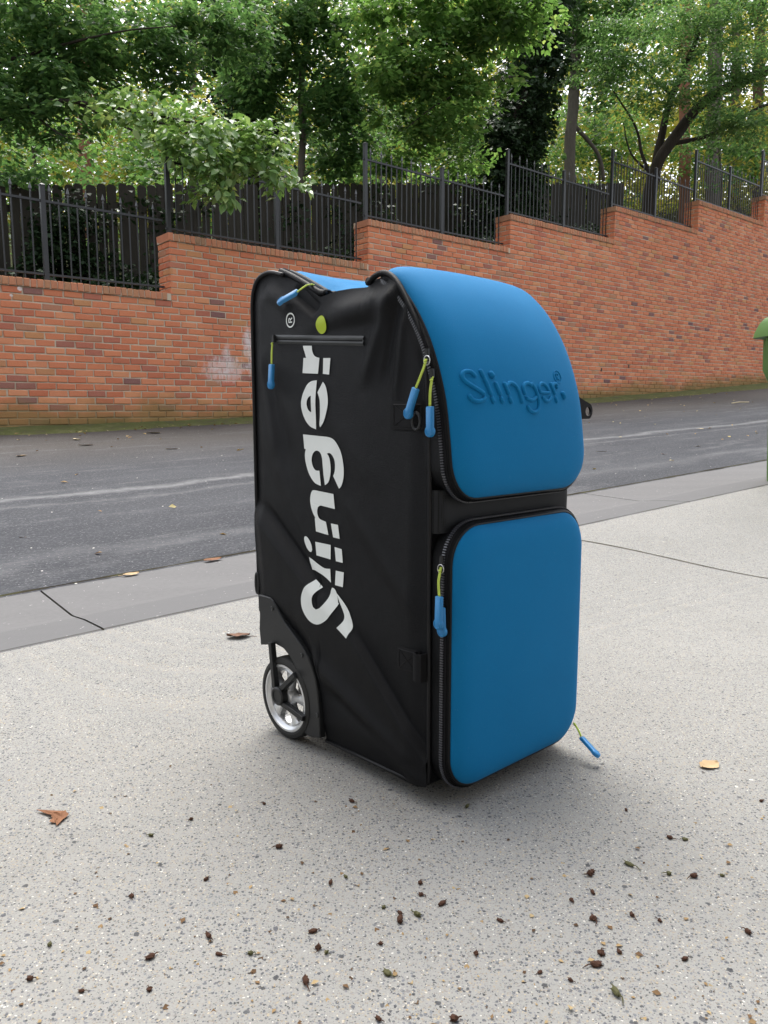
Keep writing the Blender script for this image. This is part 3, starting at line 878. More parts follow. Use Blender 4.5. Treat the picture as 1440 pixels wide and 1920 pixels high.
# the branch itself: many small leaves in one mesh, the largest in view as leaves of their own
brc = [ell(330, 225, 9.5, 170, 26, 0.35, 46), ell(400, 265, 9.25, 130, 42, 0.35, 62), ell(420, 315, 9.2, 95, 36, 0.3, 40), ell(480, 250, 9.2, 70, 16, 0.2, 12), ell(230, 195, 9.8, 120, 32, 0.4, 40), ell(395, 350, 9.2, 55, 22, 0.2, 14), ell(540, 340, 9.1, 40, 10, 0.1, 6)]
twig = crown(near, base, [leafcloud(np.concatenate(brc), 9, 0.115, 0.26, 0.14, 0.4, 0.28, 0.5)], M['leaf_branch'], 'branch_foliage')
def leaf_shape(fold, curl):
    pr = [(0.0, 0.012), (0.15, 0.13), (0.35, 0.25), (0.55, 0.265), (0.75, 0.18), (0.9, 0.075), (1.0, 0.004)]
    b = MB()
    rows = []
    for x, w in pr:
        z = -curl * x * x
        rows.append([(x, -w, z + fold * w), (x, 0, z), (x, w, z + fold * w)])
    b.grid(rows)
    me = bpy.data.meshes.new('leaf'); me.from_pydata(b.v, [], b.f); me.materials.append(M['leaf_branch'])
    me.polygons.foreach_set('use_smooth', [True] * len(me.polygons)); return me
shapes = [leaf_shape(0.35, 0.15), leaf_shape(0.15, 0.3), leaf_shape(0.5, 0.05)]
rl = random.Random(21)
paths = [([(200, 195, 9.7), (330, 222, 9.35), (440, 240, 9.15), (556, 240, 9.05)], 80, 22), ([(260, 250, 9.5), (350, 298, 9.2), (412, 345, 9.1), (432, 386, 9.05)], 70, 20),
         ([(300, 228, 9.4), (400, 268, 9.15), (500, 322, 9.05), (578, 350, 9.0)], 80, 22), ([(330, 260, 9.3), (380, 290, 9.1), (440, 300, 9.05), (520, 290, 9.05)], 70, 24)]
for pts, n, sp in paths:
    cv = crspline([at(*p) for p in pts], 30)
    for k in range(n):
        tt = rl.random() ** 0.8
        i = min(len(cv) - 2, int(tt * (len(cv) - 1)))
        p = cv[i]; d = (cv[i + 1] - cv[i]).normalized()
        thin = 1.0 - 0.75 * tt ** 3
        off = Vector((rl.gauss(0, 1), rl.gauss(0, 0.7), rl.gauss(0, 0.8))) * (sp * 9 / F_PX) * thin * 0.8
        sdv = rl.choice((-1, 1))
        ax = (d * 0.6 + Vector((rl.gauss(0, 0.4), sdv * 0.5 - 0.3, -0.45 + rl.gauss(0, 0.3)))).normalized()
        nr = Vector((rl.gauss(0, 0.35), -0.45 + rl.gauss(0, 0.3), 0.8))
        nr = (nr - ax * nr.dot(ax)).normalized(); sv = nr.cross(ax)
        L_ = rl.uniform(0.105, 0.165)
        o = link('leaf', shapes[rl.randrange(3)], twig)
        mtx = Matrix((ax, sv, nr)).transposed().to_4x4()
        o.matrix_local = Matrix.Translation(p + off - Vector(base)) @ mtx @ Matrix.Scale(L_, 4)

# 2 slim tree with dark hanging foliage, left of middle
base = ground_of(566, 14.0)
t2 = tag(empty('slim_tree', base), 'slim tan trunk with dark green foliage left of the picture middle', 'tree')
limbs(t2, base, [([base, at(566, 250, 14), at(574, 100, 14), at(600, -60, 14)], 0.075, 0.05),
    ([at(568, 200, 14), at(640, 130, 13.8), at(690, 80, 13.5)], 0.03, 0.01), ([at(568, 330, 14), at(640, 290, 13.9), at(690, 270, 13.8)], 0.02, 0.006), ([at(572, 120, 14), at(520, 60, 13.8), at(480, 10, 13.6)], 0.03, 0.01)], M['bark_grey'])
crown(t2, base, [leafcloud(np.concatenate([ell(560, 40, 13.6, 140, 90, 1.0, 170), ell(620, 190, 13.8, 80, 80, 0.7, 80), ell(480, 160, 13.9, 70, 80, 0.6, 60), ell(650, 290, 14, 60, 45, 0.5, 36)]), 36, 0.11, 0.5, 0.13, 0.4, 0.3)], M['leaf_mid'])

# 3 ivy-clad trunk, a dark column
base = ground_of(962, 15.5)
t3 = tag(empty('ivy_covered_tree', base), 'dark tree trunk thickly covered in ivy behind the third fence run', 'tree')
tr3 = [base, at(965, 300, 15.5), at(1000, 120, 15.5), at(1030, -80, 15.5)]
limbs(t3, base, [(tr3, 0.24, 0.18)], M['bark_dark'])
cv = crspline(tr3, 40); pts = []
for p in cv:
    for _ in range(8):
        an = RS.rand() * 2 * np.pi; rr = 0.24 + 0.36 * RS.rand()
        pts.append((p.x + rr * math.cos(an), p.y + rr * math.sin(an), p.z + RS.normal() * 0.1))
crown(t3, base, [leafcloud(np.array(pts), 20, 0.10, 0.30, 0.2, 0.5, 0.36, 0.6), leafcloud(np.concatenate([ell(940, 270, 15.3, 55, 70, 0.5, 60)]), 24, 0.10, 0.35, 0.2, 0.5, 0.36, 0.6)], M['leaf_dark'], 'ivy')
base = ground_of(505, 15.0)
t3b = tag(empty('ivy_covered_tree', base), 'dark ivy-covered trunk rising behind the overhanging branch', 'tree')
tr = [base, at(470, 250, 15), at(440, 80, 15), at(430, -80, 15)]
limbs(t3b, base, [(tr, 0.2, 0.15)], M['bark_dark'])
pts = []
for p in crspline(tr, 40):
    for _ in range(4):
        an = RS.rand() * 2 * np.pi; rr = 0.2 + 0.5 * RS.rand()
        pts.append((p.x + rr * math.cos(an), p.y + rr * math.sin(an), p.z + RS.normal() * 0.1))
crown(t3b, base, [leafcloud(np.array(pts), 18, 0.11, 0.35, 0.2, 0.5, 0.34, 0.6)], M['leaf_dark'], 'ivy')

# 4 maple whose light layered boughs fill the middle of the top
base = ground_of(985, 16.6)
t4 = tag(empty('maple_tree', base), 'broad maple with layered light green boughs at the top centre', 'tree')
limbs(t4, base, [([base, at(988, 250, 16.6), at(1005, 60, 16.4), at(1015, -150, 16)], 0.10, 0.06),
    ([at(1004, 60, 16.3), at(900, 40, 13.4), at(780, 70, 12.6), at(700, 110, 12.2)], 0.04, 0.008),
    ([at(1000, 140, 16.3), at(920, 150, 13.6), at(830, 190, 12.7), at(760, 240, 12.4)], 0.035, 0.006),
    ([at(1008, 0, 16.2), at(1040, -40, 14), at(1000, 20, 12.2)], 0.03, 0.008)], M['bark_dark'])
crown(t4, base, [leafcloud(np.concatenate([ell(830, 30, 12.6, 190, 70, 0.9, 170), ell(760, 130, 12.4, 90, 45, 0.7, 55), ell(860, 160, 12.8, 110, 40, 0.7, 60), ell(800, 235, 12.8, 100, 35, 0.6, 44), ell(740, 300, 13.2, 60, 30, 0.4, 16), ell(950, 20, 12.3, 90, 50, 0.7, 45), ell(880, 300, 13.3, 50, 24, 0.4, 10)]), 40, 0.105, 0.52, 0.07, 0.35, 0.34)], M['leaf_light'])

# 5 straight grey trunk, right of the maple
base = ground_of(1068, 19.0)
t5 = tag(empty('tall_tree', base), 'tall straight grey-brown trunk right of the ivy column', 'tree')
limbs(t5, base, [([base, at(1070, 260, 19), at(1080, 120, 19), at(1095, -120, 19)], 0.15, 0.12), ([at(1073, 230, 19), at(1120, 290, 19.2), at(1130, 340, 19.4)], 0.05, 0.05), ([at(1082, 90, 19), at(1040, 30, 18.7), at(1010, -20, 18.4)], 0.04, 0.02)], M['bark_grey'])
crown(t5, base, [leafcloud(np.concatenate([ell(1150, 20, 18.5, 160, 70, 1.4, 120), ell(1110, 140, 19, 70, 70, 0.9, 50), ell(1060, -40, 18, 120, 50, 1.2, 40)]), 34, 0.13, 0.65, 0.1, 0.4, 0.32)], M['leaf_mid'])

# 6 spreading many-stemmed tree on the right
base = ground_of(1215, 16.5)
t6 = tag(empty('spreading_tree', base), 'dark many-stemmed tree on the right with feathery spreading boughs', 'tree')
B = at(1222, 345, 16.5)
limbs(t6, base, [([base, B, at(1250, 280, 16.3), at(1320, 190, 16), at(1420, 140, 15.6), at(1520, 110, 15.2)], 0.17, 0.07),
    ([B, at(1240, 260, 16.4), at(1262, 180, 16.2), at(1300, 90, 16), at(1330, -40, 15.8)], 0.10, 0.04),
    ([B, at(1205, 290, 16.5), at(1195, 240, 16.5), at(1150, 170, 16.3)], 0.05, 0.015),
    ([at(1260, 270, 16.3), at(1340, 250, 16), at(1430, 200, 15.6), at(1500, 190, 15.4)], 0.05, 0.02),
    ([at(1225, 330, 16.5), at(1185, 290, 16.6), at(1170, 230, 16.6)], 0.03, 0.012),
    ([at(1262, 180, 16.2), at(1190, 120, 15.8), at(1120, 100, 15.4)], 0.03, 0.008)], M['bark_dark'])
crown(t6, base, [leafcloud(np.concatenate([ell(1180, 120, 15.4, 120, 30, 0.9, 56), ell(1250, 180, 15.3, 110, 26, 0.8, 50), ell(1340, 50, 15.6, 150, 55, 1.0, 120), ell(1400, 230, 15, 80, 26, 0.7, 44), ell(1390, 130, 15.2, 90, 30, 0.8, 44), ell(1150, 60, 15.4, 70, 22, 0.6, 20), ell(1420, -20, 15.4, 120, 40, 0.9, 50)]), 52, 0.085, 0.6, 0.05, 0.3, 0.2)], M['leaf_mid'])

# 7 bare straight trunks of pines standing farther back
for px, dep, r, lab, bk in ((158, 20.0, 0.20, 'reddish-brown pine trunk behind the board fence at the left', 'bark_red'), (1337, 24.0, 0.24, 'grey pine trunk behind the fence near the right edge', 'bark_grey'),
                        (1283, 23.0, 0.17, 'rusty red-brown pine trunk behind the spreading tree', 'bark_red'), (1378, 28.0, 0.2, 'dim pine trunk farther back near the right edge', 'bark_grey'), (715, 24.0, 0.12, 'thin pale trunk rising behind the tall fence post', 'bark_grey'), (1420, 26.0, 0.2, 'rearmost pine trunk at the right edge of the picture', 'bark_brown'), (358, 26.0, 0.16, 'pale trunk glimpsed between leaves above the left fence', 'bark_grey')):
    base = ground_of(px, dep)
    t7 = tag(empty('pine_tree', base), lab, 'tree', 'pines standing farther back')
    top = at(px + 6, -260, dep)
    limbs(t7, base, [([base, at(px + 1, 250, dep), at(px + 4, 60, dep), top], r, r * 0.8)], M[bk])
    crown(t7, base, [leafcloud(ell(px + 10, -190, dep, 120, 90, 1.8, 26), 30, 0.16, 0.8, 0.25, 0.6, 0.16)], M['leaf_mid'])

# 8 younger trees standing close behind the board fence, their crowns down to its top
for px, py, dep, rx, ry, n, mt, lab in ((60, 250, 16.0, 110, 90, 60, 'leaf_light', 'yellow-green sapling behind the board fence at the far left'), (290, 270, 17.0, 120, 80, 70, 'leaf_light', 'light green sapling behind the fence under the overhanging branch'),
        (640, 230, 18.0, 90, 120, 70, 'leaf_mid', 'green sapling behind the tall fence post left of centre'), (840, 270, 17.5, 130, 90, 80, 'leaf_mid', 'dim green sapling under the maple boughs'),
        (1120, 260, 22.0, 100, 80, 60, 'leaf_light', 'light green sapling between the ivy column and the spreading tree'), (1350, 280, 22.0, 120, 70, 60, 'leaf_mid', 'green sapling behind the fence near the right edge'), (470, 300, 19.0, 80, 80, 40, 'leaf_mid', 'small dim sapling beside the slim trunk')):
    base = ground_of(px, dep)
    t8 = tag(empty('sapling', base), lab, 'tree', 'saplings behind the board fence')
    limbs(t8, base, [([base, at(px + 4, py + 60, dep), at(px - 6, py - 40, dep), at(px + 10, py - 120, dep)], 0.05, 0.012), ([at(px, py + 40, dep), at(px + rx * 0.6, py - 10, dep - 0.3)], 0.02, 0.006), ([at(px, py + 10, dep), at(px - rx * 0.6, py - 30, dep + 0.2)], 0.02, 0.006)], M['bark_grey'], sides=6)
    crown(t8, base, [leafcloud(ell(px, py, dep, rx, ry, 1.0, n), 34, 0.12, 0.6, 0.12, 0.4, 0.32)], M[mt])
# 8 the wood farther up the hill, one mass of leaves with sunlight put into their colour
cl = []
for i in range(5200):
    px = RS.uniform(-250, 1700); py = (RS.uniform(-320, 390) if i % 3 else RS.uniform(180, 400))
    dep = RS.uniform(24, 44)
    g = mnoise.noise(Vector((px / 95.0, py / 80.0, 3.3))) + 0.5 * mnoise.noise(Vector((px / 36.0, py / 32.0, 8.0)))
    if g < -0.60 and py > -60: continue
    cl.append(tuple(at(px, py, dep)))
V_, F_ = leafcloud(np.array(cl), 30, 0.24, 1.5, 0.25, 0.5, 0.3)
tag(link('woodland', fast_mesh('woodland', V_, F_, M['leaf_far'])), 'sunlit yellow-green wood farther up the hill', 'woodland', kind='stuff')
# understorey just behind the board fence
cl = []
for i in range(520):
    s = RS.uniform(-3, 18); y = RS.uniform(3.2, 7.5)
    z = hill_z(s, y) + RS.uniform(0.6, 3.6)
    cl.append(tuple(wall_pt(s, y, z)))
V_, F_ = leafcloud(np.array(cl), 30, 0.12, 0.6, 0.2, 0.5, 0.32)
tag(link('understorey', fast_mesh('understorey', V_, F_, M['leaf_mid'])), 'loose green shrubs growing beyond the board fence', 'shrubs', kind='stuff')

# ivy over the bank between the two fences
cl = []
for i in range(620):
    s = RS.uniform(-1.3, 14); y = RS.uniform(0.5, 2.5)
    cl.append(tuple(wall_pt(s, y, hill_z(s, y) + RS.uniform(0.0, 0.22) + 0.25 * max(0, mnoise.noise(Vector((s * 0.9, y, 4)))))))
for i in range(130):   # a clump climbing the boards on the left
    s = 1.55 + RS.normal() * 0.22; u = RS.rand()
    cl.append(tuple(wall_pt(s + (1 - u) * RS.normal() * 0.5, 2.45 - RS.rand() * 0.25, hill_z(s, 2.4) + u * 1.2)))
for i in range(230):   # and strands of it over the board fence
    s = RS.uniform(-1.0, 13); u = RS.rand() ** 1.6
    if mnoise.noise(Vector((s * 0.8, 2.0, 7.0))) < -0.05: continue
    cl.append(tuple(wall_pt(s, 2.5 - RS.rand() * 0.12, hill_z(s, 2.4) + u * 1.5)))
V_, F_ = leafcloud(np.array(cl), 20, 0.085, 0.30, 0.25, 0.55, 0.36)
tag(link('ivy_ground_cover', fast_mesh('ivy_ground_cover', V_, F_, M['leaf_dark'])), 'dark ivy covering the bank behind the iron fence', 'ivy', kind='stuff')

# ------------------------------------------------------------------ the rolling bag (local frame: x across its width, y front to back, z up)
LETTERS = {'r': [(0.3179, 0.7356), (0.2922, 0.7341), (0.291, 0.7251), (0.2857, 0.7172), (0.2782, 0.7136), (0.2702, 0.7118), (0.2742, 0.6845), (0.319, 0.6872), (0.3161, 0.7141), (0.3086, 0.7137), (0.3113, 0.7207), (0.3157, 0.7292)], 'r_foot': [(0.2592, 0.711), (0.2392, 0.7101), (0.2427, 0.6821), (0.2605, 0.6841)], 'e': [(0.2765, 0.6732), (0.2911, 0.6721), (0.3025, 0.6674), (0.3111, 0.6587), (0.3189, 0.647), (0.3232, 0.635), (0.3232, 0.6317), (0.3067, 0.6316), (0.3051, 0.6379), (0.3, 0.6437), (0.2926, 0.6466), (0.2929, 0.6315), (0.2792, 0.6315)], 'e_low': [(0.2792, 0.6317), (0.2929, 0.6318), (0.2932, 0.617), (0.2995, 0.6194), (0.3044, 0.6245), (0.3067, 0.6319), (0.3232, 0.632), (0.3229, 0.6245), (0.3186, 0.6125), (0.3099, 0.6005), (0.2976, 0.5914), (0.2815, 0.5869)], 'e_arc': [(0.2599, 0.6701), (0.253, 0.6633), (0.2471, 0.6488), (0.245, 0.6344), (0.2476, 0.62), (0.2539, 0.6055), (0.2612, 0.5967), (0.2694, 0.5907), (0.2707, 0.5965), (0.2681, 0.6083), (0.2664, 0.6229), (0.2666, 0.6375), (0.2698, 0.6463), (0.2731, 0.6521)], 'g': [(0.3203, 0.5771), (0.3034, 0.5764), (0.2703, 0.575), (0.2427, 0.5737), (0.2268, 0.5685), (0.215, 0.5569), (0.2078, 0.5443), (0.2042, 0.5287), (0.2036, 0.5142), (0.2056, 0.5019), (0.2104, 0.4905), (0.217, 0.4851), (0.2334, 0.5062), (0.2294, 0.5139), (0.2281, 0.5226), (0.2292, 0.5336), (0.2349, 0.542), (0.2427, 0.5461), (0.2507, 0.545), (0.2448, 0.5391), (0.2418, 0.5293), (0.2404, 0.517), (0.2422, 0.5044), (0.2475, 0.4941), (0.2568, 0.4884), (0.2613, 0.5083), (0.2639, 0.5257), (0.2661, 0.5381), (0.2708, 0.5454), (0.2769, 0.5485), (0.2852, 0.5482), (0.2923, 0.5433), (0.2958, 0.5355), (0.296, 0.5279), (0.292, 0.5192), (0.2838, 0.5133), (0.2735, 0.5134), (0.2686, 0.4863), (0.2842, 0.4896), (0.2945, 0.496), (0.3048, 0.5069), (0.311, 0.5182), (0.315, 0.5295), (0.316, 0.5411), (0.3132, 0.5502), (0.3175, 0.5513)], 'n': [(0.2899, 0.4771), (0.268, 0.4763), (0.2331, 0.4745), (0.2295, 0.4481), (0.2603, 0.4503), (0.2705, 0.4506), (0.2775, 0.4474), (0.2801, 0.4407), (0.279, 0.4331), (0.273, 0.426), (0.2554, 0.4228), (0.2489, 0.3993), (0.285, 0.402), (0.2875, 0.4266), (0.2854, 0.4268), (0.2916, 0.4332), (0.2977, 0.4442), (0.3008, 0.4569), (0.2993, 0.4674), (0.2958, 0.4741)], 'n_foot': [(0.2414, 0.4212), (0.2216, 0.4209), (0.218, 0.3962), (0.2361, 0.397)], 'i_dot': [(0.3172, 0.389), (0.3116, 0.3892), (0.304, 0.3835), (0.2982, 0.375), (0.2963, 0.3661), (0.2993, 0.3618), (0.3045, 0.3624), (0.3121, 0.368), (0.3175, 0.3765), (0.3195, 0.3842)], 'i': [(0.2875, 0.3824), (0.2431, 0.3822), (0.2447, 0.3556), (0.2846, 0.3577)], 'i_foot': [(0.2324, 0.3798), (0.2128, 0.3786), (0.2103, 0.3543), (0.2296, 0.3547)], 'l': [(0.3068, 0.3515), (0.2954, 0.3478), (0.2807, 0.3421), (0.2621, 0.337), (0.2458, 0.3382), (0.2433, 0.3134), (0.2542, 0.3188), (0.2665, 0.3234), (0.2789, 0.3266), (0.2915, 0.3286), (0.3022, 0.3278)], 'l_foot': [(0.2298, 0.3374), (0.2074, 0.3378), (0.2104, 0.3107), (0.2321, 0.3109)], 's': [(0.2888, 0.3119), (0.2668, 0.3011), (0.2774, 0.2927), (0.2848, 0.2808), (0.2862, 0.2699), (0.2834, 0.2624), (0.2759, 0.2593), (0.2633, 0.2649), (0.2528, 0.2761), (0.2465, 0.2877), (0.2431, 0.2987), (0.2402, 0.3048), (0.2342, 0.3041), (0.2283, 0.2987), (0.2244, 0.2891), (0.2226, 0.2804), (0.2206, 0.2795), (0.2307, 0.2647), (0.243, 0.2492), (0.2596, 0.2374), (0.2764, 0.2305), (0.2934, 0.231), (0.3083, 0.2388), (0.319, 0.2516), (0.3217, 0.266), (0.3183, 0.2801), (0.3071, 0.2955)], 's_tail': [(0.2283, 0.2974), (0.2185, 0.2914), (0.2068, 0.2834), (0.1953, 0.2728), (0.1878, 0.2604), (0.1833, 0.2486), (0.1841, 0.2383), (0.1939, 0.2221), (0.2203, 0.2357), (0.2092, 0.2458), (0.204, 0.2533), (0.2051, 0.262), (0.2109, 0.2711), (0.2205, 0.2847)]}
EMBOSS = [('s', [(0.0532, 0.6726), (0.0475, 0.6781), (0.0397, 0.6793), (0.032, 0.6769), (0.0289, 0.6704), (0.0334, 0.6634), (0.0446, 0.6566), (0.0583, 0.6496), (0.064, 0.6461)], 0.00229), ('s', [(0.035, 0.6421), (0.0407, 0.6364), (0.0497, 0.6343), (0.0609, 0.6359), (0.0665, 0.6388)], 0.00229), ('l', [(0.067, 0.6809), (0.0734, 0.6644), (0.0794, 0.6459)], 0.00229), ('l', [(0.081, 0.639), (0.0835, 0.6331)], 0.00229), ('i', [(0.0869, 0.6772), (0.0903, 0.673)], 0.00306), ('i', [(0.0937, 0.662), (0.0996, 0.6459)], 0.00229), ('i', [(0.101, 0.6392), (0.1033, 0.6333)], 0.00229), ('n', [(0.1134, 0.6622), (0.1192, 0.6467)], 0.00229), ('n', [(0.1207, 0.6394), (0.1233, 0.6334)], 0.00229), ('n', [(0.1188, 0.6581), (0.1259, 0.6635), (0.1358, 0.6615), (0.1435, 0.6541), (0.1476, 0.6435), (0.1498, 0.6336)], 0.00214), ('g', [(0.1588, 0.6475), (0.1572, 0.6559), (0.162, 0.6621), (0.1709, 0.6641), (0.18, 0.661)], 0.00214), ('g', [(0.1817, 0.6633), (0.1899, 0.6534), (0.1939, 0.6394), (0.1944, 0.6285), (0.1882, 0.6198), (0.1779, 0.6175), (0.1675, 0.6214), (0.1634, 0.626)], 0.00214), ('g', [(0.1629, 0.6406), (0.1707, 0.6373), (0.1797, 0.6374), (0.1873, 0.6417)], 0.00199), ('e', [(0.2005, 0.6517), (0.201, 0.6591), (0.2087, 0.6647), (0.2181, 0.6631), (0.2252, 0.6564), (0.2282, 0.6506), (0.2134, 0.6494), (0.2014, 0.6505)], 0.00183), ('e', [(0.2071, 0.6411), (0.214, 0.6365), (0.2234, 0.6365), (0.2305, 0.6417)], 0.00199), ('r', [(0.2365, 0.6646), (0.244, 0.6486)], 0.00214), ('r', [(0.2409, 0.6599), (0.2467, 0.6648), (0.256, 0.6642), (0.2546, 0.6586)], 0.00199), ('r', [(0.2455, 0.6407), (0.2474, 0.6351)], 0.00214), ('dot', [(0.2703, 0.6491), (0.2741, 0.6427)], 0.00306), ('reg', [(0.2768, 0.6777), (0.2761, 0.6736), (0.2736, 0.6701), (0.2699, 0.6678), (0.2654, 0.6669), (0.2608, 0.6676), (0.2569, 0.6697), (0.2542, 0.673), (0.2531, 0.677), (0.2538, 0.681), (0.2561, 0.6844), (0.2598, 0.6868), (0.2643, 0.6878), (0.2689, 0.6871), (0.2728, 0.685), (0.2756, 0.6817), (0.2768, 0.6777)], 0.00076), ('reg', [(0.2618, 0.6716), (0.2607, 0.682), (0.2663, 0.6819), (0.2671, 0.6782), (0.262, 0.6769), (0.2697, 0.6718)], 0.00076)]
BRACKET = [(0.4681, 0.2522), (0.442, 0.2534), (0.4284, 0.2532), (0.4181, 0.249), (0.4095, 0.2411), (0.3954, 0.2265), (0.3785, 0.211), (0.3563, 0.197), (0.3344, 0.1832), (0.3184, 0.1717), (0.3052, 0.1598), (0.2949, 0.144), (0.2847, 0.1249), (0.2786, 0.1015), (0.2752, 0.0758), (0.273, 0.0496), (0.2721, 0.0125), (0.3004, 0.0053), (0.3139, 0.0052), (0.3248, 0.0095), (0.3239, 0.0254), (0.3172, 0.043), (0.3165, 0.0706), (0.3202, 0.09), (0.328, 0.1084), (0.3387, 0.1226), (0.3523, 0.1363), (0.366, 0.1485), (0.3858, 0.1594), (0.4091, 0.1618), (0.427, 0.1625), (0.4394, 0.1549), (0.4643, 0.1487), (0.4668, 0.1639), (0.4693, 0.1814), (0.4667, 0.2088)]
SPOKES = [[(0.4181, 0.1641), (0.4131, 0.0884)], [(0.3925, 0.0842), (0.3401, 0.1241)], [(0.3861, 0.0569), (0.3125, 0.0481)], [(0.4063, 0.0689)]]
BOLTS = [(0.4203, 0.2331), (0.3246, 0.1605), (0.279, 0.0556)]
BAG_K, BAG_LIFT = 0.966, 0.0211        # the body rides a little above the ground on its wheels and foot
bag = empty('rolling_bag', (0.07643 * BAG_K, 1.18159 * BAG_K, BAG_LIFT), math.atan2(0.67704, 0.73594))
bag.scale = (BAG_K, BAG_K, BAG_K)
tag(bag, 'tall black and blue wheeled gear bag with printed white lettering, standing on the driveway', 'bag')
ZT = [(0.004, 0.600), (0.0092, 0.6281), (0.0131, 0.6765), (0.0203, 0.7168), (0.032, 0.748), (0.0497, 0.7791), (0.0736, 0.8122), (0.0906, 0.8254), (0.1104, 0.832), (0.1281, 0.830),
      (0.1358, 0.8249), (0.1515, 0.8195), (0.1919, 0.8223), (0.227, 0.8227), (0.2606, 0.8193), (0.2787, 0.8176), (0.3015, 0.8301), (0.3328, 0.8447), (0.365, 0.8589), (0.4035, 0.8722),
      (0.4331, 0.8769), (0.4602, 0.8734), (0.4791, 0.8607), (0.4890, 0.8366), (0.4910, 0.796)]
def ztop(u):
    for (a, za), (b_, zb_) in zip(ZT[:-1], ZT[1:]):
        if u <= b_: return za + (zb_ - za) * max(0, (u - a)) / (b_ - a)
    return ZT[-1][1]
ZB = [(0.0, 0.022), (0.006, 0.012), (0.018, 0.009), (0.12, 0.007), (0.272, 0.004), (0.276, 0.05), (0.285, 0.11), (0.305, 0.155), (0.345, 0.188), (0.40, 0.205), (0.478, 0.205), (0.492, 0.215)]
def zbot(u):
    for (a, za), (b_, zb_) in zip(ZB[:-1], ZB[1:]):
        if u <= b_: return za + (zb_ - za) * max(0, (u - a)) / (b_ - a)
    return ZB[-1][1]
def seg(u, z, a, b_):
    """position along a-b (0..1) and signed distance (positive below/behind the line)"""
    ax, az = a; bx, bz = b_
    dx, dz = bx - ax, bz - az; L_ = math.hypot(dx, dz)
    t = ((u - ax) * dx + (z - az) * dz) / (L_ * L_)
    d = ((u - ax) * -dz + (z - az) * dx) / L_
    return t, d
def ridge(u, z, a, b_, sig, amp, ends=0.15):
    t, d = seg(u, z, a, b_)
    w = sstep(-ends, ends, t) * sstep(-ends, ends, 1 - t)
    return amp * w * math.exp(-(d / sig) ** 2)
def bulge(u, z):
    e = sstep(0, 0.05, u) * sstep(0, 0.04, 0.49 - u) * sstep(0, 0.05, ztop(u) - z) * sstep(-0.01, 0.05, z - zbot(u))
    h = 0.009 * e
    t, d = seg(u, z, (0.195, 0.236), (-0.004, 0.043))          # the sharp crease running to the front foot
    w = sstep(-0.15, 0.25, t) * sstep(-0.12, 0.05, 1 - t)
    d = -d
    if d > 0: k_ = sstep(0, 0.016, d); h += w * (0.0085 * (1 - k_) - 0.0070 * math.exp(-d / 0.030) * k_)
    else: h += 0.0085 * w * math.exp(d / 0.045)
    h += ridge(u, z, (0.30, 0.158), (0.0, 0.012), 0.020, 0.0085)
    h += ridge(u, z, (0.245, 0.105), (0.02, 0.03), 0.014, -0.0055)
    t, d = seg(u, z, (0.50, 0.447), (0.20, 0.250))              # slack below a long diagonal
    w = sstep(-0.05, 0.15, t) * sstep(-0.2, 0.3, 1 - t)
    h += 0.0150 * w * sstep(-0.014, 0.024, d) * math.exp(-max(0, d) / 0.10)
    h += ridge(u, z, (0.44, 0.43), (0.27, 0.297), 0.010, -0.005)
    h += ridge(u, z, (0.46, 0.60), (0.30, 0.36), 0.02, 0.002) + ridge(u, z, (0.30, 0.66), (0.12, 0.50), 0.03, 0.003) + ridge(u, z, (0.20, 0.46), (0.03, 0.30), 0.018, 0.003)
    h += ridge(u, z, (0.052, 0.81), (0.075, 0.64), 0.008, 0.0045) + ridge(u, z, (0.066, 0.81), (0.105, 0.67), 0.008, -0.0045) + ridge(u, z, (0.082, 0.82), (0.150, 0.67), 0.014, 0.0065)
    h += ridge(u, z, (0.225, 0.785), (0.09, 0.80), 0.022, 0.010, 0.45) + ridge(u, z, (0.30, 0.752), (0.12, 0.758), 0.012, -0.003)
    h += ridge(u, z, (0.345, 0.835), (0.285, 0.795), 0.011, -0.010) + ridge(u, z, (0.43, 0.85), (0.36, 0.805), 0.016, 0.005)
    h += ridge(u, z, (0.455, 0.72), (0.41, 0.55), 0.014, 0.003) + ridge(u, z, (0.43, 0.70), (0.36, 0.52), 0.02, -0.0025)
    h += 0.0016 * mnoise.noise(Vector((u * 9, z * 7, 1.0))) * e + 0.0004 * mnoise.noise(Vector((u * 38, z * 30, 4.0))) * e
    return h
# body: everything the outer skins sit on
us = sorted(set([0.004 + 0.486 * i / 200 for i in range(201)] + [p[0] for p in ZT if 0.004 <= p[0] <= 0.49]))
outl = [(u, zbot(u) + 0.002) for u in us] + [(u, ztop(u) - 0.004) for u in reversed(us)]
b = MB()
b.loft([[(w, u, z) for u, z in outl] for w in (0.003, 0.349)], True, True)
b.build('body', M['black'], bag)
# side panels
rows = []
for i in range(240):
    row = []
    for u in us:
        z0, z1 = zbot(u), ztop(u)
        z = z0 + (z1 - z0) * i / 239
        row.append((-bulge(u, z), u, z))
    rows.append(row)
b = MB(); b.grid(rows); b.build('side_panel', M['black'], bag, smooth=True)
b = MB(); b.grid([[(0.352 + max(0, -p[0]) * 0.6, p[1], p[2]) for p in r_[::5]] for r_ in rows[::12] + [rows[-1]]]); b.build('side_panel', M['black'], bag, smooth=True)
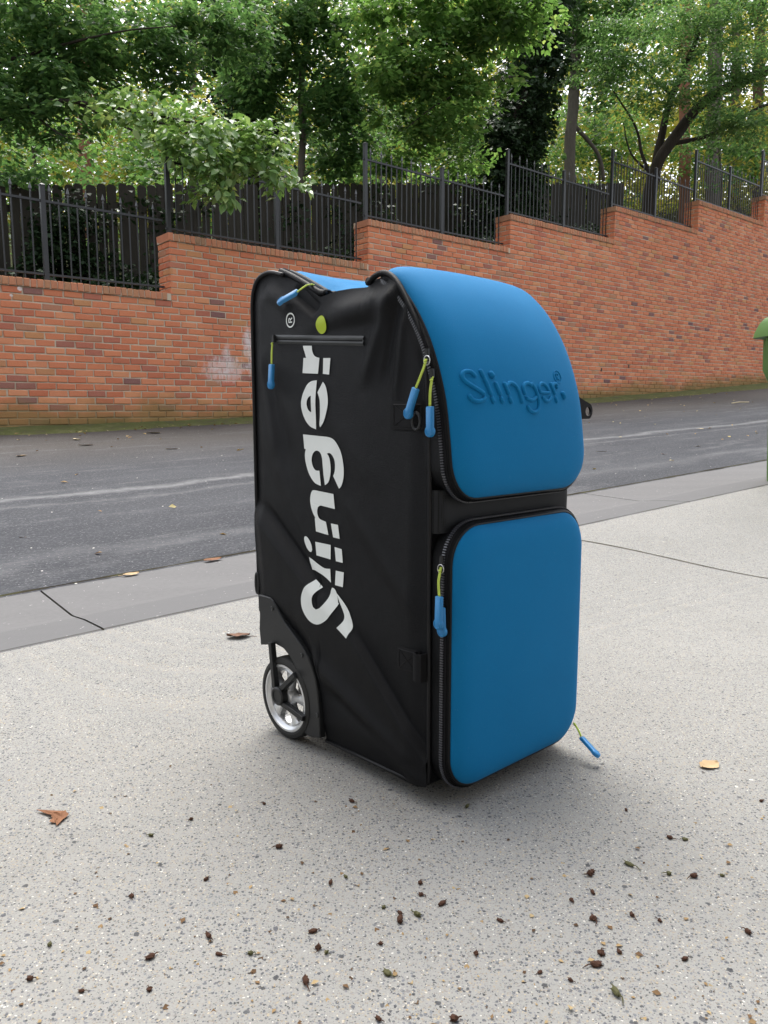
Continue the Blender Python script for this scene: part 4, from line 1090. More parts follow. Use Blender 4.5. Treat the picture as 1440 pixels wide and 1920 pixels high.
# corded edges
for x in (-0.0015, 0.3535):
    b = MB(); b.tube([(x, u, z) for u, z in ((0.052, 0.781), (0.034, 0.75), (0.022, 0.717), (0.0145, 0.677), (0.0100, 0.63), (0.0065, 0.55), (0.005, 0.3), (0.004, 0.1), (0.0035, 0.037), (0.006, 0.018), (0.018, 0.010), (0.1, 0.007), (0.272, 0.004))], 0.0036, 8)
    b.build('piping', M['pipe'], bag, smooth=True)
    b = MB(); b.tube(crspline([(x, u, z) for u, z in ((0.385, 0.868), (0.42, 0.877), (0.445, 0.878), (0.468, 0.871), (0.483, 0.855), (0.490, 0.83), (0.4915, 0.78), (0.491, 0.6), (0.490, 0.4), (0.489, 0.25))], 4), 0.0042, 8)
    b.build('piping', M['pipe'], bag, smooth=True)
# printed lettering on the side
def print_mesh(poly, mat, lift=0.0010):
    from mathutils.geometry import tessellate_polygon
    P2 = [Vector((u, z, 0)) for u, z in poly]
    tris = [tuple((P2[i].x, P2[i].y) for i in t) for t in tessellate_polygon([P2])]
    done = []
    while tris:
        nx = []
        for a_, b_, c_ in tris:
            L_ = [math.dist(a_, b_), math.dist(b_, c_), math.dist(c_, a_)]
            m = max(L_)
            if m < 0.005: done.append((a_, b_, c_)); continue
            if m == L_[0]: q = ((a_[0] + b_[0]) / 2, (a_[1] + b_[1]) / 2); nx += [(a_, q, c_), (q, b_, c_)]
            elif m == L_[1]: q = ((b_[0] + c_[0]) / 2, (b_[1] + c_[1]) / 2); nx += [(a_, b_, q), (a_, q, c_)]
            else: q = ((a_[0] + c_[0]) / 2, (a_[1] + c_[1]) / 2); nx += [(a_, b_, q), (q, b_, c_)]
        tris = nx
    idx = {}; vs = []; fs = []
    for t in done:
        f = []
        for u, z in t:
            k = (round(u, 6), round(z, 6))
            if k not in idx: idx[k] = len(vs); vs.append((-bulge(u, z) - lift, u, z))
            f.append(idx[k])
        if len(set(f)) == 3: fs.append(f)
    me = bpy.data.meshes.new('printed_letter'); me.from_pydata(vs, [], fs); me.materials.append(mat)
    me.polygons.foreach_set('use_smooth', [True] * len(me.polygons))
    return me
def rounded(poly, n):
    """close a traced outline smoothly where it bends gently"""
    out = []; m = len(poly)
    for i in range(m):
        p0, p1, p2, p3 = (Vector(poly[(i + k) % m]) for k in (-1, 0, 1, 2))
        def turn(a, b_, c): return abs((b_ - a).angle(c - b_)) if (b_ - a).length and (c - b_).length else 0
        s1, s2 = turn(p0, p1, p2) > 0.75, turn(p1, p2, p3) > 0.75
        m1 = (p2 - p1) if s1 else (p2 - p0) * 0.5
        m2 = (p2 - p1) if s2 else (p3 - p1) * 0.5
        for k in range(n):
            t = k / n
            out.append(tuple((2 * t ** 3 - 3 * t * t + 1) * p1 + (t ** 3 - 2 * t * t + t) * m1 + (-2 * t ** 3 + 3 * t * t) * p2 + (t ** 3 - t * t) * m2))
    return out
for key, poly in LETTERS.items():
    link('printed_letter', print_mesh(rounded(poly, 3), M['print']), bag)
b = MB(); b.loft([[(-bulge(0.2645 + r * math.cos(a), 0.7684 + r * math.sin(a)) - 0.0016, 0.2645 + r * math.cos(a), 0.7684 + r * math.sin(a)) for a in [2 * math.pi * k / 40 for k in range(40)]] for r in (0.0155, 0.013, 0.0105, 0.008, 0.0055, 0.003, 0.0006)], True); b.build('printed_dot', M['lime'], bag, smooth=True)
b = MB()
cu, cz = 0.3553, 0.7835
N_ = 36
ring = [[(-bulge(cu + r * math.cos(a), cz + r * math.sin(a)) - 0.0012, cu + r * math.cos(a), cz + r * math.sin(a)) for a in [2 * math.pi * k / N_ for k in range(N_)]] for r in (0.0108, 0.0134)]
b.loft(ring)
def ribbon(pts, w):
    for (x0, y0), (x1, y1) in zip(pts[:-1], pts[1:]):
        d = Vector((x1 - x0, y1 - y0)); n = Vector((-d.y, d.x)).normalized() * w
        q = [(x0 + n.x, y0 + n.y), (x1 + n.x, y1 + n.y), (x1 - n.x, y1 - n.y), (x0 - n.x, y0 - n.y)]
        b.add([(-bulge(cu + y, cz + x) - 0.0013, cu + y, cz + x) for x, y in q], [(0, 1, 2, 3)])
ribbon([(-0.0035, -0.0055), (-0.0035, 0.0055)], 0.0011); ribbon([(-0.0035, 0.005), (0.002, 0.005), (0.0038, 0.003), (0.002, 0.0005), (-0.0035, 0.0005)], 0.001); ribbon([(0.0005, 0.0005), (0.004, -0.0055)], 0.0011)
b.build('printed_registered_mark', M['print'], bag)

# blue moulded pockets: a rounded sheet wrapped on a profile, with walls that drop to the body
def rr(A, B, rad_top, rad_bot, ins, ns=22, nc=9):
    """rounded rectangle half sizes A (across) B (along), inset by ins; b positive = lower end"""
    a, bb = max(A - ins, 0.00002), max(B - ins, 0.00002)
    pts = []
    for (sx, sy, r) in ((1, 1, rad_bot), (-1, 1, rad_bot), (-1, -1, rad_top), (1, -1, rad_top)):
        r = min(max(r - ins, 0.35 * min(a, bb)), a, bb)
        st = {(1, 1): 0, (-1, 1): 90, (-1, -1): 180, (1, -1): 270}[(sx, sy)]
        arc = []
        for k in range(nc + 1):
            an = math.radians(st + 90 * k / nc)
            arc.append((sx * (a - r) + r * math.cos(an), sy * (bb - r) + r * math.sin(an)))
        if pts:
            p0, p1 = pts[-1], arc[0]
            pts += [(p0[0] + (p1[0] - p0[0]) * k / ns, p0[1] + (p1[1] - p0[1]) * k / ns) for k in range(1, ns)]
        pts += arc
    p0, p1 = pts[-1], pts[0]
    pts += [(p0[0] + (p1[0] - p0[0]) * k / ns, p0[1] + (p1[1] - p0[1]) * k / ns) for k in range(1, ns)]
    return pts
SHELL_PROFILE = [(0, 0.0), (0.0018, 0.0034), (0.0045, 0.0066), (0.0085, 0.0095), (0.014, 0.0120), (0.021, 0.0138), (0.030, 0.0149), (0.040, 0.0153), (0.055, 0.0153), (0.07, 0.0153), (0.1, 0.0153), (0.13, 0.0153)]
def dome(a, bb, A, B): return (0.0165 if A > 0.17446 else 0.007) * (1 - (a / A) ** 2) * (1 - (bb / B) ** 2) if abs(a) < A and abs(bb) < B else 0.0
# upper pocket profile in (y,z), from the hinge at the top to the lower front
prof = crspline([(y, z, 0) for y, z in ((0.152, 0.834), (0.120, 0.838), (0.088, 0.822), (0.0475, 0.781), (0.011, 0.7225), (-0.0165, 0.649), (-0.029, 0.578), (-0.0345, 0.522), (-0.0335, 0.484))], 8)
cum = [0.0]
for p, q in zip(prof[:-1], prof[1:]): cum.append(cum[-1] + (q - p).length)
PL = cum[-1]
def prof_at(s):
    s = min(max(s, 0), PL)
    for i in range(len(cum) - 1):
        if s <= cum[i + 1]:
            t = (s - cum[i]) / (cum[i + 1] - cum[i]); p = prof[i].lerp(prof[i + 1], t)
            e = 0.012
            break
    def raw(x):
        x = min(max(x, 0), PL)
        for i in range(len(cum) - 1):
            if x <= cum[i + 1]:
                return prof[i].lerp(prof[i + 1], (x - cum[i]) / (cum[i + 1] - cum[i]))
        return prof[-1]
    d = (raw(s + 0.012) - raw(s - 0.012)).normalized()
    return p, Vector((d.y, -d.x, 0))      # outward: forward and up
UA, UB, UCW = 0.1745, PL / 2, 0.1785   # the upper pocket is the more domed of the two
def up_map(a, bb, h):
    p, n = prof_at(bb + UB)
    ext = bb + UB
    q = p + n * h
    if ext > PL: q = q + Vector((0, -(ext - PL), 0))
    if ext < 0: q = q + Vector((-ext, 0, 0))
    return (UCW + a, q.x, q.y)
LW0, LW1, LZ0, LZ1, LU = 0.0065, 0.3545, 0.0115, 0.441, -0.034
LA, LB = (LW1 - LW0) / 2, (LZ1 - LZ0) / 2
def low_map(a, bb, h): return ((LW0 + LW1) / 2 + a, LU - h, (LZ0 + LZ1) / 2 - bb)
def pocket(mp, A, B, rt, rb, name, gus):
    b = MB()
    ins = [p[0] for p in SHELL_PROFILE[:8]]
    hs = [p[1] for p in SHELL_PROFILE[:8]]
    while ins[-1] < A - 0.008: ins.append(ins[-1] + 0.006); hs.append(0.0153)
    ins.append(A - 0.00003); hs.append(0.0153)
    b.loft([[mp(x, y, h + dome(x, y, A, B)) for x, y in rr(A, B, rt, rb, i_)] for i_, h in zip(ins, hs)])
    o = b.build(name, M['blue'], bag, smooth=True)
    b = MB()
    b.loft([[mp(x, y, h) for x, y in rr(A, B, rt, rb, i_)] for i_, h in gus], close_first=False)
    b.build('gusset', M['black'], bag, smooth=True)
    # piping-like bead where the blue meets the zip, then zip tape and teeth
    b = MB(); b.tube([mp(x, y, -0.0006) for x, y in rr(A, B, rt, rb, -0.0008)], 0.0022, 6, closed=True); b.build('seam_bead', M['pipe'], bag, smooth=True)
    b = MB(); b.loft([[mp(x, y, h) for x, y in rr(A, B, rt, rb, i_)] for i_, h in ((-0.0066, -0.019), (-0.0074, -0.012), (-0.0064, -0.004))]); zp = b.build('zipper', M['tape'], bag, smooth=True)
    path = [Vector(mp(x, y, -0.0118)) for x, y in rr(A, B, rt, rb, -0.0079)]
    inn = [Vector(mp(x, y, -0.0118)) for x, y in rr(A, B, rt, rb, 0.0)]
    low = [Vector(mp(x, y, -0.0150)) for x, y in rr(A, B, rt, rb, -0.0079)]
    b = MB(); acc = 0.0
    m = len(path)
    for i in range(m):
        p, q = path[i], path[(i + 1) % m]; L_ = (q - p).length
        while acc < L_:
            t = acc / L_; c = p.lerp(q, t)
            d = (q - p).normalized(); dn = (c - low[i].lerp(low[(i + 1) % m], t)).normalized(); on = d.cross(dn).normalized()
            if on.dot(c - inn[i].lerp(inn[(i + 1) % m], t)) < 0: on = -on
            vs = [c + d * (sx * 0.0010) + dn * (sy * 0.0031) + on * so for so in (-0.0008, 0.0013) for sy in (-1, 1) for sx in (-1, 1)]
            b.add(vs, [(0, 1, 3, 2), (4, 6, 7, 5), (0, 4, 5, 1), (1, 5, 7, 3), (3, 7, 6, 2), (2, 6, 4, 0)])
            acc += 0.0042
        acc -= L_
    tag(b.build('teeth', M['teeth'], zp), kind='stuff')
    return o
upper = pocket(up_map, UA, UB, 0.022, 0.055, 'upper_pocket', ((-0.0075, -0.05), (-0.0070, -0.016), (-0.0055, -0.004), (0.0, 0.0008)))
lower = pocket(low_map, LA, LB, 0.058, 0.050, 'lower_pocket', ((-0.0060, -0.038), (-0.0062, -0.016), (-0.0052, -0.004), (0.0, 0.0008)))
# spacer-mesh strip between the two pockets
b = MB()
rows = []
for k in range(9):
    v = k / 8; z = 0.430 + 0.068 * v
    bl = 0.006 * math.sin(math.pi * v)
    rows.append([(-0.0008, 0.007, z), (-0.0002, 0.002, z), (0.0016, -0.004, z), (0.005, -0.007 - bl * .3, z), (0.011, -0.009 - bl * .5, z)] + [(0.02 + 0.312 * i / 10, -0.010 - bl * .5, z) for i in range(11)] + [(0.341, -0.009 - bl * .5, z), (0.348, -0.008, z), (0.352, 0.0, z), (0.3525, 0.008, z)])
b.grid(rows); b.build('mesh_strip', M['mesh'], bag, smooth=True)
# raised lettering on the upper pocket
def shell_h(a, bb):
    d = min(UA - abs(a), UB - abs(bb))
    for (i0, h0), (i1, h1) in zip(SHELL_PROFILE[:-1], SHELL_PROFILE[1:]):
        if d <= i1: return h0 + (h1 - h0) * (d - i0) / (i1 - i0) + dome(a, bb, UA, UB)
    return SHELL_PROFILE[-1][1] + dome(a, bb, UA, UB)
def on_shell(w, z):
    lo, hi = 0.05, PL
    a = w - UCW
    for _ in range(30):
        mid = (lo + hi) / 2
        q = up_map(a, mid - UB, shell_h(a, mid - UB))
        if q[2] > z: lo = mid
        else: hi = mid
    bb = lo - UB
    return Vector(up_map(a, bb, shell_h(a, bb))), Vector((0, *prof_at(lo)[1][:2]))
for key, pts, r in EMBOSS:
    P3, NN = [], None
    cvp = crspline([(w, z, 0) for w, z in pts], 4) if len(pts) > 2 else [Vector((*pts[0], 0)), Vector((*pts[1], 0))]
    for q in cvp:
        p, n = on_shell(q.x, q.y); P3.append(p + n * (0.0004)); NN = n
    ext0, ext1 = (P3[0] - P3[1]).normalized(), (P3[-1] - P3[-2]).normalized()
    thin = key == 'reg'
    r_ = 0.0009 if thin else r * 1.62
    if not thin: P3 = [P3[0] + ext0 * r_ * 0.75, P3[0] + ext0 * r_ * 0.4] + P3 + [P3[-1] + ext1 * r_ * 0.4, P3[-1] + ext1 * r_ * 0.75]
    rs = [r_ * 0.35, r_ * 0.85] + [r_] * (len(P3) - 4) + [r_ * 0.85, r_ * 0.35] if not thin else r_
    b = MB(); b.tube(P3, rs, 10, flat=(NN, 1.05)); b.build('raised_letter', M['blue'], upper, smooth=True)
# soft blue lid over the main compartment, sagging between the hump and the pocket
rows = []
for i in range(25):
    u = 0.145 + 0.31 * i / 24
    row = []
    for j in range(21):
        w = 0.010 + 0.332 * j / 20
        e = sstep(0.0, 0.05, w - 0.010) * sstep(0, 0.05, 0.342 - w)
        zz = [(0.145, 0.832), (0.19, 0.829), (0.25, 0.836), (0.31, 0.853), (0.37, 0.874), (0.42, 0.886), (0.44, 0.885), (0.455, 0.872)]
        zl = zz[-1][1]
        for (a_, za), (b_, zb_) in zip(zz[:-1], zz[1:]):
            if u <= b_: zl = za + (zb_ - za) * (u - a_) / (b_ - a_); break
        z = ztop(u) + 0.001 + (zl - ztop(u) - 0.001) * e + 0.004 * mnoise.noise(Vector((u * 14, w * 9, 2))) * e
        row.append((w, u, z))
    rows.append(row)
b = MB(); b.grid(rows); b.build('lid', M['blue'], bag, smooth=True)
# zip of the lid running down into the sag, with rolled fabric either side
zu = [(0.402, 0.874), (0.375, 0.864), (0.345, 0.851), (0.315, 0.837), (0.285, 0.823), (0.268, 0.820)]
for w, r, mt in ((0.004, 0.0055, 'black'), (0.016, 0.0050, 'tape'), (0.027, 0.0055, 'black')):
    b = MB(); b.tube(crspline([(w, u, z + 0.004) for u, z in zu], 5), r, 8); b.build('lid_seam', M[mt], bag, smooth=True)
b = MB()
for p in crspline([(0.012, u, z + 0.0095) for u, z in zu], 9): b.box(p.x - 0.003, p.x + 0.003, p.y - 0.0008, p.y + 0.0008, p.z - 0.001, p.z + 0.0008)
tag(b.build('lid_zipper', M['teeth'], bag), kind='stuff')
# rolled fabric around the upper rear rim of the blue pocket
b = MB(); b.tube(crspline([(-0.002, 0.150, 0.824), (0.000, 0.138, 0.834), (0.0005, 0.118, 0.840), (-0.001, 0.096, 0.834), (-0.002, 0.074, 0.814), (-0.003, 0.052, 0.784)], 6), [0.004, 0.005] + [0.0055] * 29, 8) if False else b.tube(crspline([(0.0, 0.150, 0.826), (0.001, 0.136, 0.835), (0.001, 0.116, 0.838), (0.0, 0.094, 0.830), (-0.001, 0.074, 0.811), (-0.002, 0.052, 0.781), (-0.0018, 0.034, 0.75), (-0.0016, 0.022, 0.717)], 6), [0.0050] * 24 + [0.0050 - 0.00011 * q for q in range(19)], 8)
b.build('rolled_edge', M['black'], bag, smooth=True)
b = MB(); b.tube([(w, 0.152, 0.829) for w in (0.0, 0.1, 0.2, 0.3, 0.35)], 0.007, 8); b.build('hinge_roll', M['black'], bag, smooth=True)
# welded pocket on the side
b = MB()
rows = []
for k in range(7):
    v = k / 6
    row = []
    for i in range(41):
        t = i / 40
        u = 0.4035 + (0.1505 - 0.4035) * t; z = 0.7610 + (0.7415 - 0.7610) * t - 0.0165 * v
        prf = 0.0022 * math.sin(math.pi * v) ** 0.5 + (-0.0022 if k == 3 else 0)
        row.append((-bulge(u, z) - 0.0004 - prf, u, z))
    rows.append(row)
b.grid(rows); b.build('pocket_welt', M['welt'], bag, smooth=True)
b = MB(); b.tube([(-bulge(u, 0.7528 - 0.0195 * (0.4035 - u) / 0.253) - 0.0012, u, 0.7528 - 0.0195 * (0.4035 - u) / 0.253) for u in [0.4 - 0.245 * i / 20 for i in range(21)]], 0.0011, 6); b.build('pocket_zipper', M['tape'], bag)

# zip pulls: metal ring, lime cord, blue rubber grip
def pull(cord, grips, normal=(-1, 0, 0), ring=None, label=None):
    root = empty('zip_pull'); root.parent = bag
    if ring is not None:
        c = Vector(ring); b = MB()
        b.tube([c + Vector((-0.002, 0.0062 * math.cos(a), 0.0070 * math.sin(a))) for a in [2 * math.pi * k / 16 for k in range(16)]], 0.0009, 6, closed=True); b.build('ring', M['steel'], root, smooth=True)
    cp = crspline(cord, 6)
    for sgn in (-1, 1):
        b = MB(); b.tube([p + Vector((0, sgn * 0.0011, 0)) for p in cp], 0.00125, 6); b.build('cord', M['cord'], root, smooth=True)
    b = MB(); q = cp[2]; b.tube([q + Vector((-0.0005, -0.0026, 0)), q + Vector((-0.0014, 0, 0.0003)), q + Vector((-0.0005, 0.0026, 0))], 0.0016, 6); b.build('knot', M['cord'], root, smooth=True)
    for g0, g1 in grips:
        g0, g1 = Vector(g0), Vector(g1); d = g1 - g0; L_ = d.length; d.normalize()
        n = Vector(normal); n = (n - d * n.dot(d)).normalized(); sd = n.cross(d)
        hw, rad = 0.0062, 0.0088
        cx_ = L_ - rad
        a0 = math.asin(hw / rad)
        out = [(0.0012, -hw), (0, -hw + 0.0015), (0, hw - 0.0015), (0.0012, hw)]
        out += [(cx_ + rad * math.cos(a), rad * math.sin(a)) for a in [math.pi - a0 - (2 * math.pi - 2 * a0) * k / 18 for k in range(19)]]
        b = MB(); b.prism(out, g0 - n * 0.0028, d, sd, n, 0.0062, 0.0012); gr = b.build('grip', M['grip'], root, smooth=True, auto=50)
        b = MB(); b.tube([g0 + d * (cx_ + 0.0062 * math.cos(a)) + sd * 0.0062 * math.sin(a) + n * 0.0034 for a in [-2.1 + 4.2 * k / 12 for k in range(13)]], 0.0007, 6); b.build('rim', M['grip'], gr, smooth=True)
    return root
pull([(-0.013, 0.0052, 0.697), (-0.017, 0.0063, 0.6837), (-0.020, 0.0199, 0.6538)], [((-0.020, 0.0199, 0.6538), (-0.019, 0.0406, 0.6077))], ring=(-0.010, 0.0046, 0.695))
pull([(-0.010, -0.0053, 0.6707), (-0.015, -0.0060, 0.65), (-0.016, -0.0063, 0.6264)], [((-0.016, -0.0063, 0.6264), (-0.016, -0.0068, 0.5801))])
pull([(-0.0135, 0.4065, 0.7491), (-0.017, 0.405, 0.73), (-0.018, 0.4048, 0.7064)], [((-0.018, 0.4048, 0.7064), (-0.019, 0.4081, 0.66))])
pull([(0.006, 0.304, 0.842), (-0.012, 0.300, 0.839), (-0.023, 0.3152, 0.8274)], [((-0.023, 0.3152, 0.8274), (-0.024, 0.3711, 0.8150))], normal=(-0.8, 0, 0.6))
pull([(-0.003, -0.0205, 0.381), (-0.010, -0.022, 0.36), (-0.012, -0.0255, 0.337)], [((-0.005, -0.0235, 0.318), (-0.004, -0.0250, 0.2711)), ((-0.012, -0.0255, 0.3371), (-0.013, -0.0250, 0.2847))], ring=(-0.002, -0.0205, 0.378))
pull([(0.346, -0.040, 0.036), (0.338, -0.056, 0.028), (0.332, -0.066, 0.020)], [((0.332, -0.066, 0.020), (0.326, -0.108, -0.002))], normal=(0.3, -0.3, 0.9))
# sliders
for c, rz in (((-0.0085, 0.0075, 0.706), 0), ((-0.0085, -0.003, 0.676), 0), ((-0.001, -0.0205, 0.392), 0), ((-0.0125, 0.4035, 0.7535), 0)):
    b = MB(); c = Vector(c); b.loft([[(c.x - h, c.y + sx * wd, c.z + sz * 0.0065) for sx, sz in ((-1, -1), (1, -1), (0.7, 1), (-0.7, 1))] for h, wd in ((-0.002, 0.0042), (0.002, 0.0042), (0.0035, 0.003))], True, True)
    b.build('slider', M['plastic'], bag)
# webbing patches and loops
def patch(u0, u1, z0, z1, name):
    rows = []
    for i in range(9):
        rows.append([(-bulge(u0 + (u1 - u0) * k / 8, z0 + (z1 - z0) * i / 8) - 0.0014 - (0.0006 if 0 < i < 8 and 0 < k < 8 else 0), u0 + (u1 - u0) * k / 8, z0 + (z1 - z0) * i / 8) for k in range(9)])
    b = MB(); b.grid(rows); o = b.build(name, M['webbing'], bag, smooth=True)
    b = MB()
    for pa, pb in (((0.12, 0.12), (0.88, 0.12)), ((0.88, 0.12), (0.88, 0.88)), ((0.88, 0.88), (0.12, 0.88)), ((0.12, 0.88), (0.12, 0.12)), ((0.12, 0.12), (0.88, 0.88)), ((0.12, 0.88), (0.88, 0.12))):
        pts = []
        for k in range(9):
            t = k / 8; u = u0 + (u1 - u0) * (pa[0] + (pb[0] - pa[0]) * t); z = z0 + (z1 - z0) * (pa[1] + (pb[1] - pa[1]) * t)
            pts.append((-bulge(u, z) - 0.0022, u, z))
        b.tube(pts, 0.0006, 5)
    b.build('stitching', M['pipe'], o)
patch(0.014, 0.087, 0.590, 0.635, 'webbing_patch')
patch(0.022, 0.070, 0.196, 0.238, 'webbing_patch')
b = MB(); b.loft([[(-x - 0.004, u, z) for x, u, z in ((0.0, 0.008, z_), (0.011, 0.010, z_), (0.015, 0.018, z_), (0.011, 0.028, z_), (0.004, 0.030, z_), (0.003, 0.028, z_), (0.009, 0.026, z_), (0.0125, 0.018, z_), (0.009, 0.012, z_), (0.0, 0.0105, z_))] for z_ in (0.190, 0.2, 0.22, 0.236)], True, True); b.build('webbing_loop', M['webbing'], bag, smooth=True, auto=50)
b = MB(); b.tube([(-0.0135 - 0.001, 0.024 + 0.0085 * math.cos(a), 0.604 + 0.013 * math.sin(a)) for a in [2 * math.pi * k / 20 for k in range(20)]], 0.0026, 7, closed=True); b.build('plastic_hook', M['plastic'], bag, smooth=True)
b = MB(); b.tube([(-0.004, 0.490 + 0.0055 * math.cos(a), 0.271 + 0.021 * math.sin(a)) for a in [2 * math.pi * k / 20 for k in range(20)]], 0.0035, 7, closed=True); b.build('back_loop', M['plastic'], bag, smooth=True)
b = MB()
ot, it_ = [], []
for k in range(24):
    a = 2 * math.pi * k / 24
    x, z = 0.3865 + 0.0085 * math.cos(a), 0.619 + 0.0085 * math.sin(a); it_.append((x, z))
    x, z = 0.3865 + 0.0145 * math.cos(a), 0.619 + 0.0145 * math.sin(a)
    if math.cos(a) < 0.2:
        f_ = min(1, (0.2 - math.cos(a)) / 0.7)
        x = x + (0.350 - x) * f_; z = z + ((0.649 if math.sin(a) >= 0 else 0.606) - z) * f_ * 0.9
    ot.append((x, z))
b.loft([[(x, y, z) for x, z in it_] for y in (-0.022,)] + [[(x, -0.022, z) for x, z in ot], [(x, -0.018, z) for x, z in ot], [(x, -0.018, z) for x, z in it_], [(x, -0.022, z) for x, z in it_]]); b.build('strap_tab', M['webbing'], bag)

# wheels, their bracket with three arms, and the foot
b = MB(); b.prism(BRACKET, (-0.003, 0, 0), (0, 1, 0), (0, 0, 1), (-1, 0, 0), 0.0135, 0.0018); br = b.build('wheel_bracket', M['plastic'], bag)
hub = Vector((0, 0.392, 0.0635))
for a, e in (((0.4181, 0.166), (0.407, 0.076)), ((0.3935, 0.072), (0.3385, 0.1200)), ((0.386, 0.051), (0.3125, 0.0400))):
    a, e = Vector((0, *a)), Vector((0, *e)); d = (e - a).normalized(); n = Vector((0, -d.z, d.y)) * 0.0062
    b = MB(); b.loft([[p + n * s_ + Vector((x, 0, 0)) for s_, x in ((-1, -0.016), (1, -0.016), (0.8, -0.027), (-0.8, -0.027))] for p in (a, a.lerp(e, 0.5), e)], True, True); b.build('arm', M['plastic'], br, bevel=0.001)
b = MB(); b.loft([[(x, hub.y + r * math.cos(t), hub.z + r * math.sin(t)) for t in [2 * math.pi * k / 24 for k in range(24)]] for x, r in ((-0.010, 0.0185), (-0.028, 0.0185), (-0.0305, 0.016), (-0.0305, 0.0125), (-0.029, 0.012))], True, True); b.build('hub_cap', M['plastic'], br, smooth=True, auto=40)
for u, z in BOLTS:
    b = MB(); b.loft([[(x, u + r * math.cos(t), z + r * math.sin(t)) for t in [2 * math.pi * k / 14 for k in range(14)]] for x, r in ((-0.015, 0.0046), (-0.0178, 0.0046), (-0.0188, 0.0034), (-0.0182, 0.0022))], True, True); b.build('bolt', M['steel'] if False else M['welt'], br, smooth=True, auto=40)
WK = 1.065
def WS(*q): return [(x, r * WK) for x, r in q]
def WT(*q): return [(r * WK, s_) for r, s_ in q]
def lathe(b, prof_, c, n=48):
    b.loft([[(c[0] + x, c[1] + r * math.cos(2 * math.pi * k / n), c[2] + r * math.sin(2 * math.pi * k / n)) for k in range(n)] for x, r in prof_])
for wx, fl in ((-0.020, 1), (0.372, -1)):
    wh = empty('wheel'); wh.parent = bag; c = (wx, 0.381, 0.0818 - BAG_LIFT / BAG_K)
    b = MB(); lathe(b, [(fl * x, r) for x, r in WS((0.001, 0.0635), (0.0, 0.067), (0.002, 0.0735), (0.007, 0.0762), (0.028, 0.0762), (0.033, 0.0735), (0.035, 0.067), (0.034, 0.0635), (0.001, 0.0635))], c)
    b.build('tyre', M['rubber'], wh, smooth=True, auto=30)
    b = MB(); lathe(b, [(fl * x, r) for x, r in WS((0.004, 0.0638), (0.0015, 0.0625), (0.0015, 0.059), (0.006, 0.0565), (0.008, 0.053), (0.006, 0.0515), (0.010, 0.050), (0.028, 0.050), (0.030, 0.0638))], c)
    for k in range(5):
        a = 2 * math.pi * k / 5 + 0.5; d = Vector((0, math.cos(a), math.sin(a))); tn = Vector((0, -math.sin(a), math.cos(a))); cc = Vector(c)
        b.loft([[cc + d * r + tn * (s_ * w_) + Vector((fl * (0.008 + dp), 0, 0)) for s_, dp in ((-1, 0.002), (-0.6, -0.001), (0.6, -0.001), (1, 0.002), (1, 0.014), (-1, 0.014))] for r, w_ in ((0.012, 0.0055), (0.03, 0.0065), (0.046, 0.010), (0.054, 0.015))], True, True)
    lathe(b, [(fl * x, r) for x, r in WS((0.004, 0.001), (0.004, 0.013), (0.008, 0.016), (0.026, 0.016), (0.026, 0.001))], c, 24)
    b.build('rim', M['silver'], wh, smooth=True, auto=40)
b = MB(); b.box(0.045, 0.305, 0.285, 0.43, 0.028, 0.205); b.build('wheel_well', M['plastic'], bag, bevel=0.01)
b = MB(); b.box(0.03, 0.32, 0.06, 0.25, -BAG_LIFT / BAG_K, 0.012); b.build('foot', M['plastic'], bag, bevel=0.003)

# ------------------------------------------------------------------ green wheeled bin at the right edge
pb = at(1438 + 0.262 / 4.35 * F_PX + 31, 914, 4.45)
binr = empty('wheeled_bin', pb, math.radians(4))
tag(binr, 'green plastic wheeled rubbish bin cut off by the right edge of the picture', 'bin')
def rrect(hx, hy, r, z, ox=0.0, n=5):
    out = []
    for sx, sy, st in ((1, 1, 0), (-1, 1, 90), (-1, -1, 180), (1, -1, 270)):
        for k in range(n + 1):
            a = math.radians(st + 90 * k / n); out.append((ox + sx * (hx - r) + r * math.cos(a), sy * (hy - r) + r * math.sin(a), z))
    return out
b = MB(); b.loft([rrect(hx, hy, 0.05, z) for hx, hy, z in ((0.25, 0.26, 0.012), (0.252, 0.262, 0.05), (0.262, 0.285, 0.60), (0.268, 0.29, 0.615), (0.292, 0.31, 0.68), (0.296, 0.315, 0.86), (0.312, 0.33, 0.868), (0.312, 0.33, 0.888), (0.29, 0.31, 0.888))], True, True); b.build('body', M['bin'], binr, smooth=True, auto=35)
b = MB(); b.loft([rrect(hx, hy, 0.06, z) for hx, hy, z in ((0.332, 0.352, 0.868), (0.340, 0.36, 0.872), (0.335, 0.355, 0.905), (0.318, 0.338, 0.955), (0.300, 0.315, 0.985), (0.27, 0.28, 1.0), (0.1, 0.1, 1.008))], True, True); b.build('lid', M['binlid'], binr, smooth=True, auto=45)
b = MB(); b.box(-0.12, 0.12, -0.3, -0.24, 0.995, 1.02); b.build('lid_grip', M['plastic'], binr, bevel=0.006)
for sx in (-1, 1):
    b = MB(); b.loft([[(sx * x, y, z) for x, z in ((0.296, 0.87), (0.325, 0.865), (0.312, 0.77), (0.300, 0.765))] for y in (-0.2, -0.185)], True, True)
    b.loft([[(sx * x, y, z) for x, z in ((0.296, 0.87), (0.325, 0.865), (0.312, 0.77), (0.300, 0.765))] for y in (0.185, 0.2)], True, True); b.build('handle_bracket', M['bin'], binr)
    b = MB(); lathe(b, [(x, r) for x, r in ((-0.02, 0.001), (-0.02, 0.1), (0.02, 0.1), (0.02, 0.001))], (sx * 0.15, 0.27, 0.1), 24); b.build('wheel', M['rubber'], binr, smooth=True, auto=40)

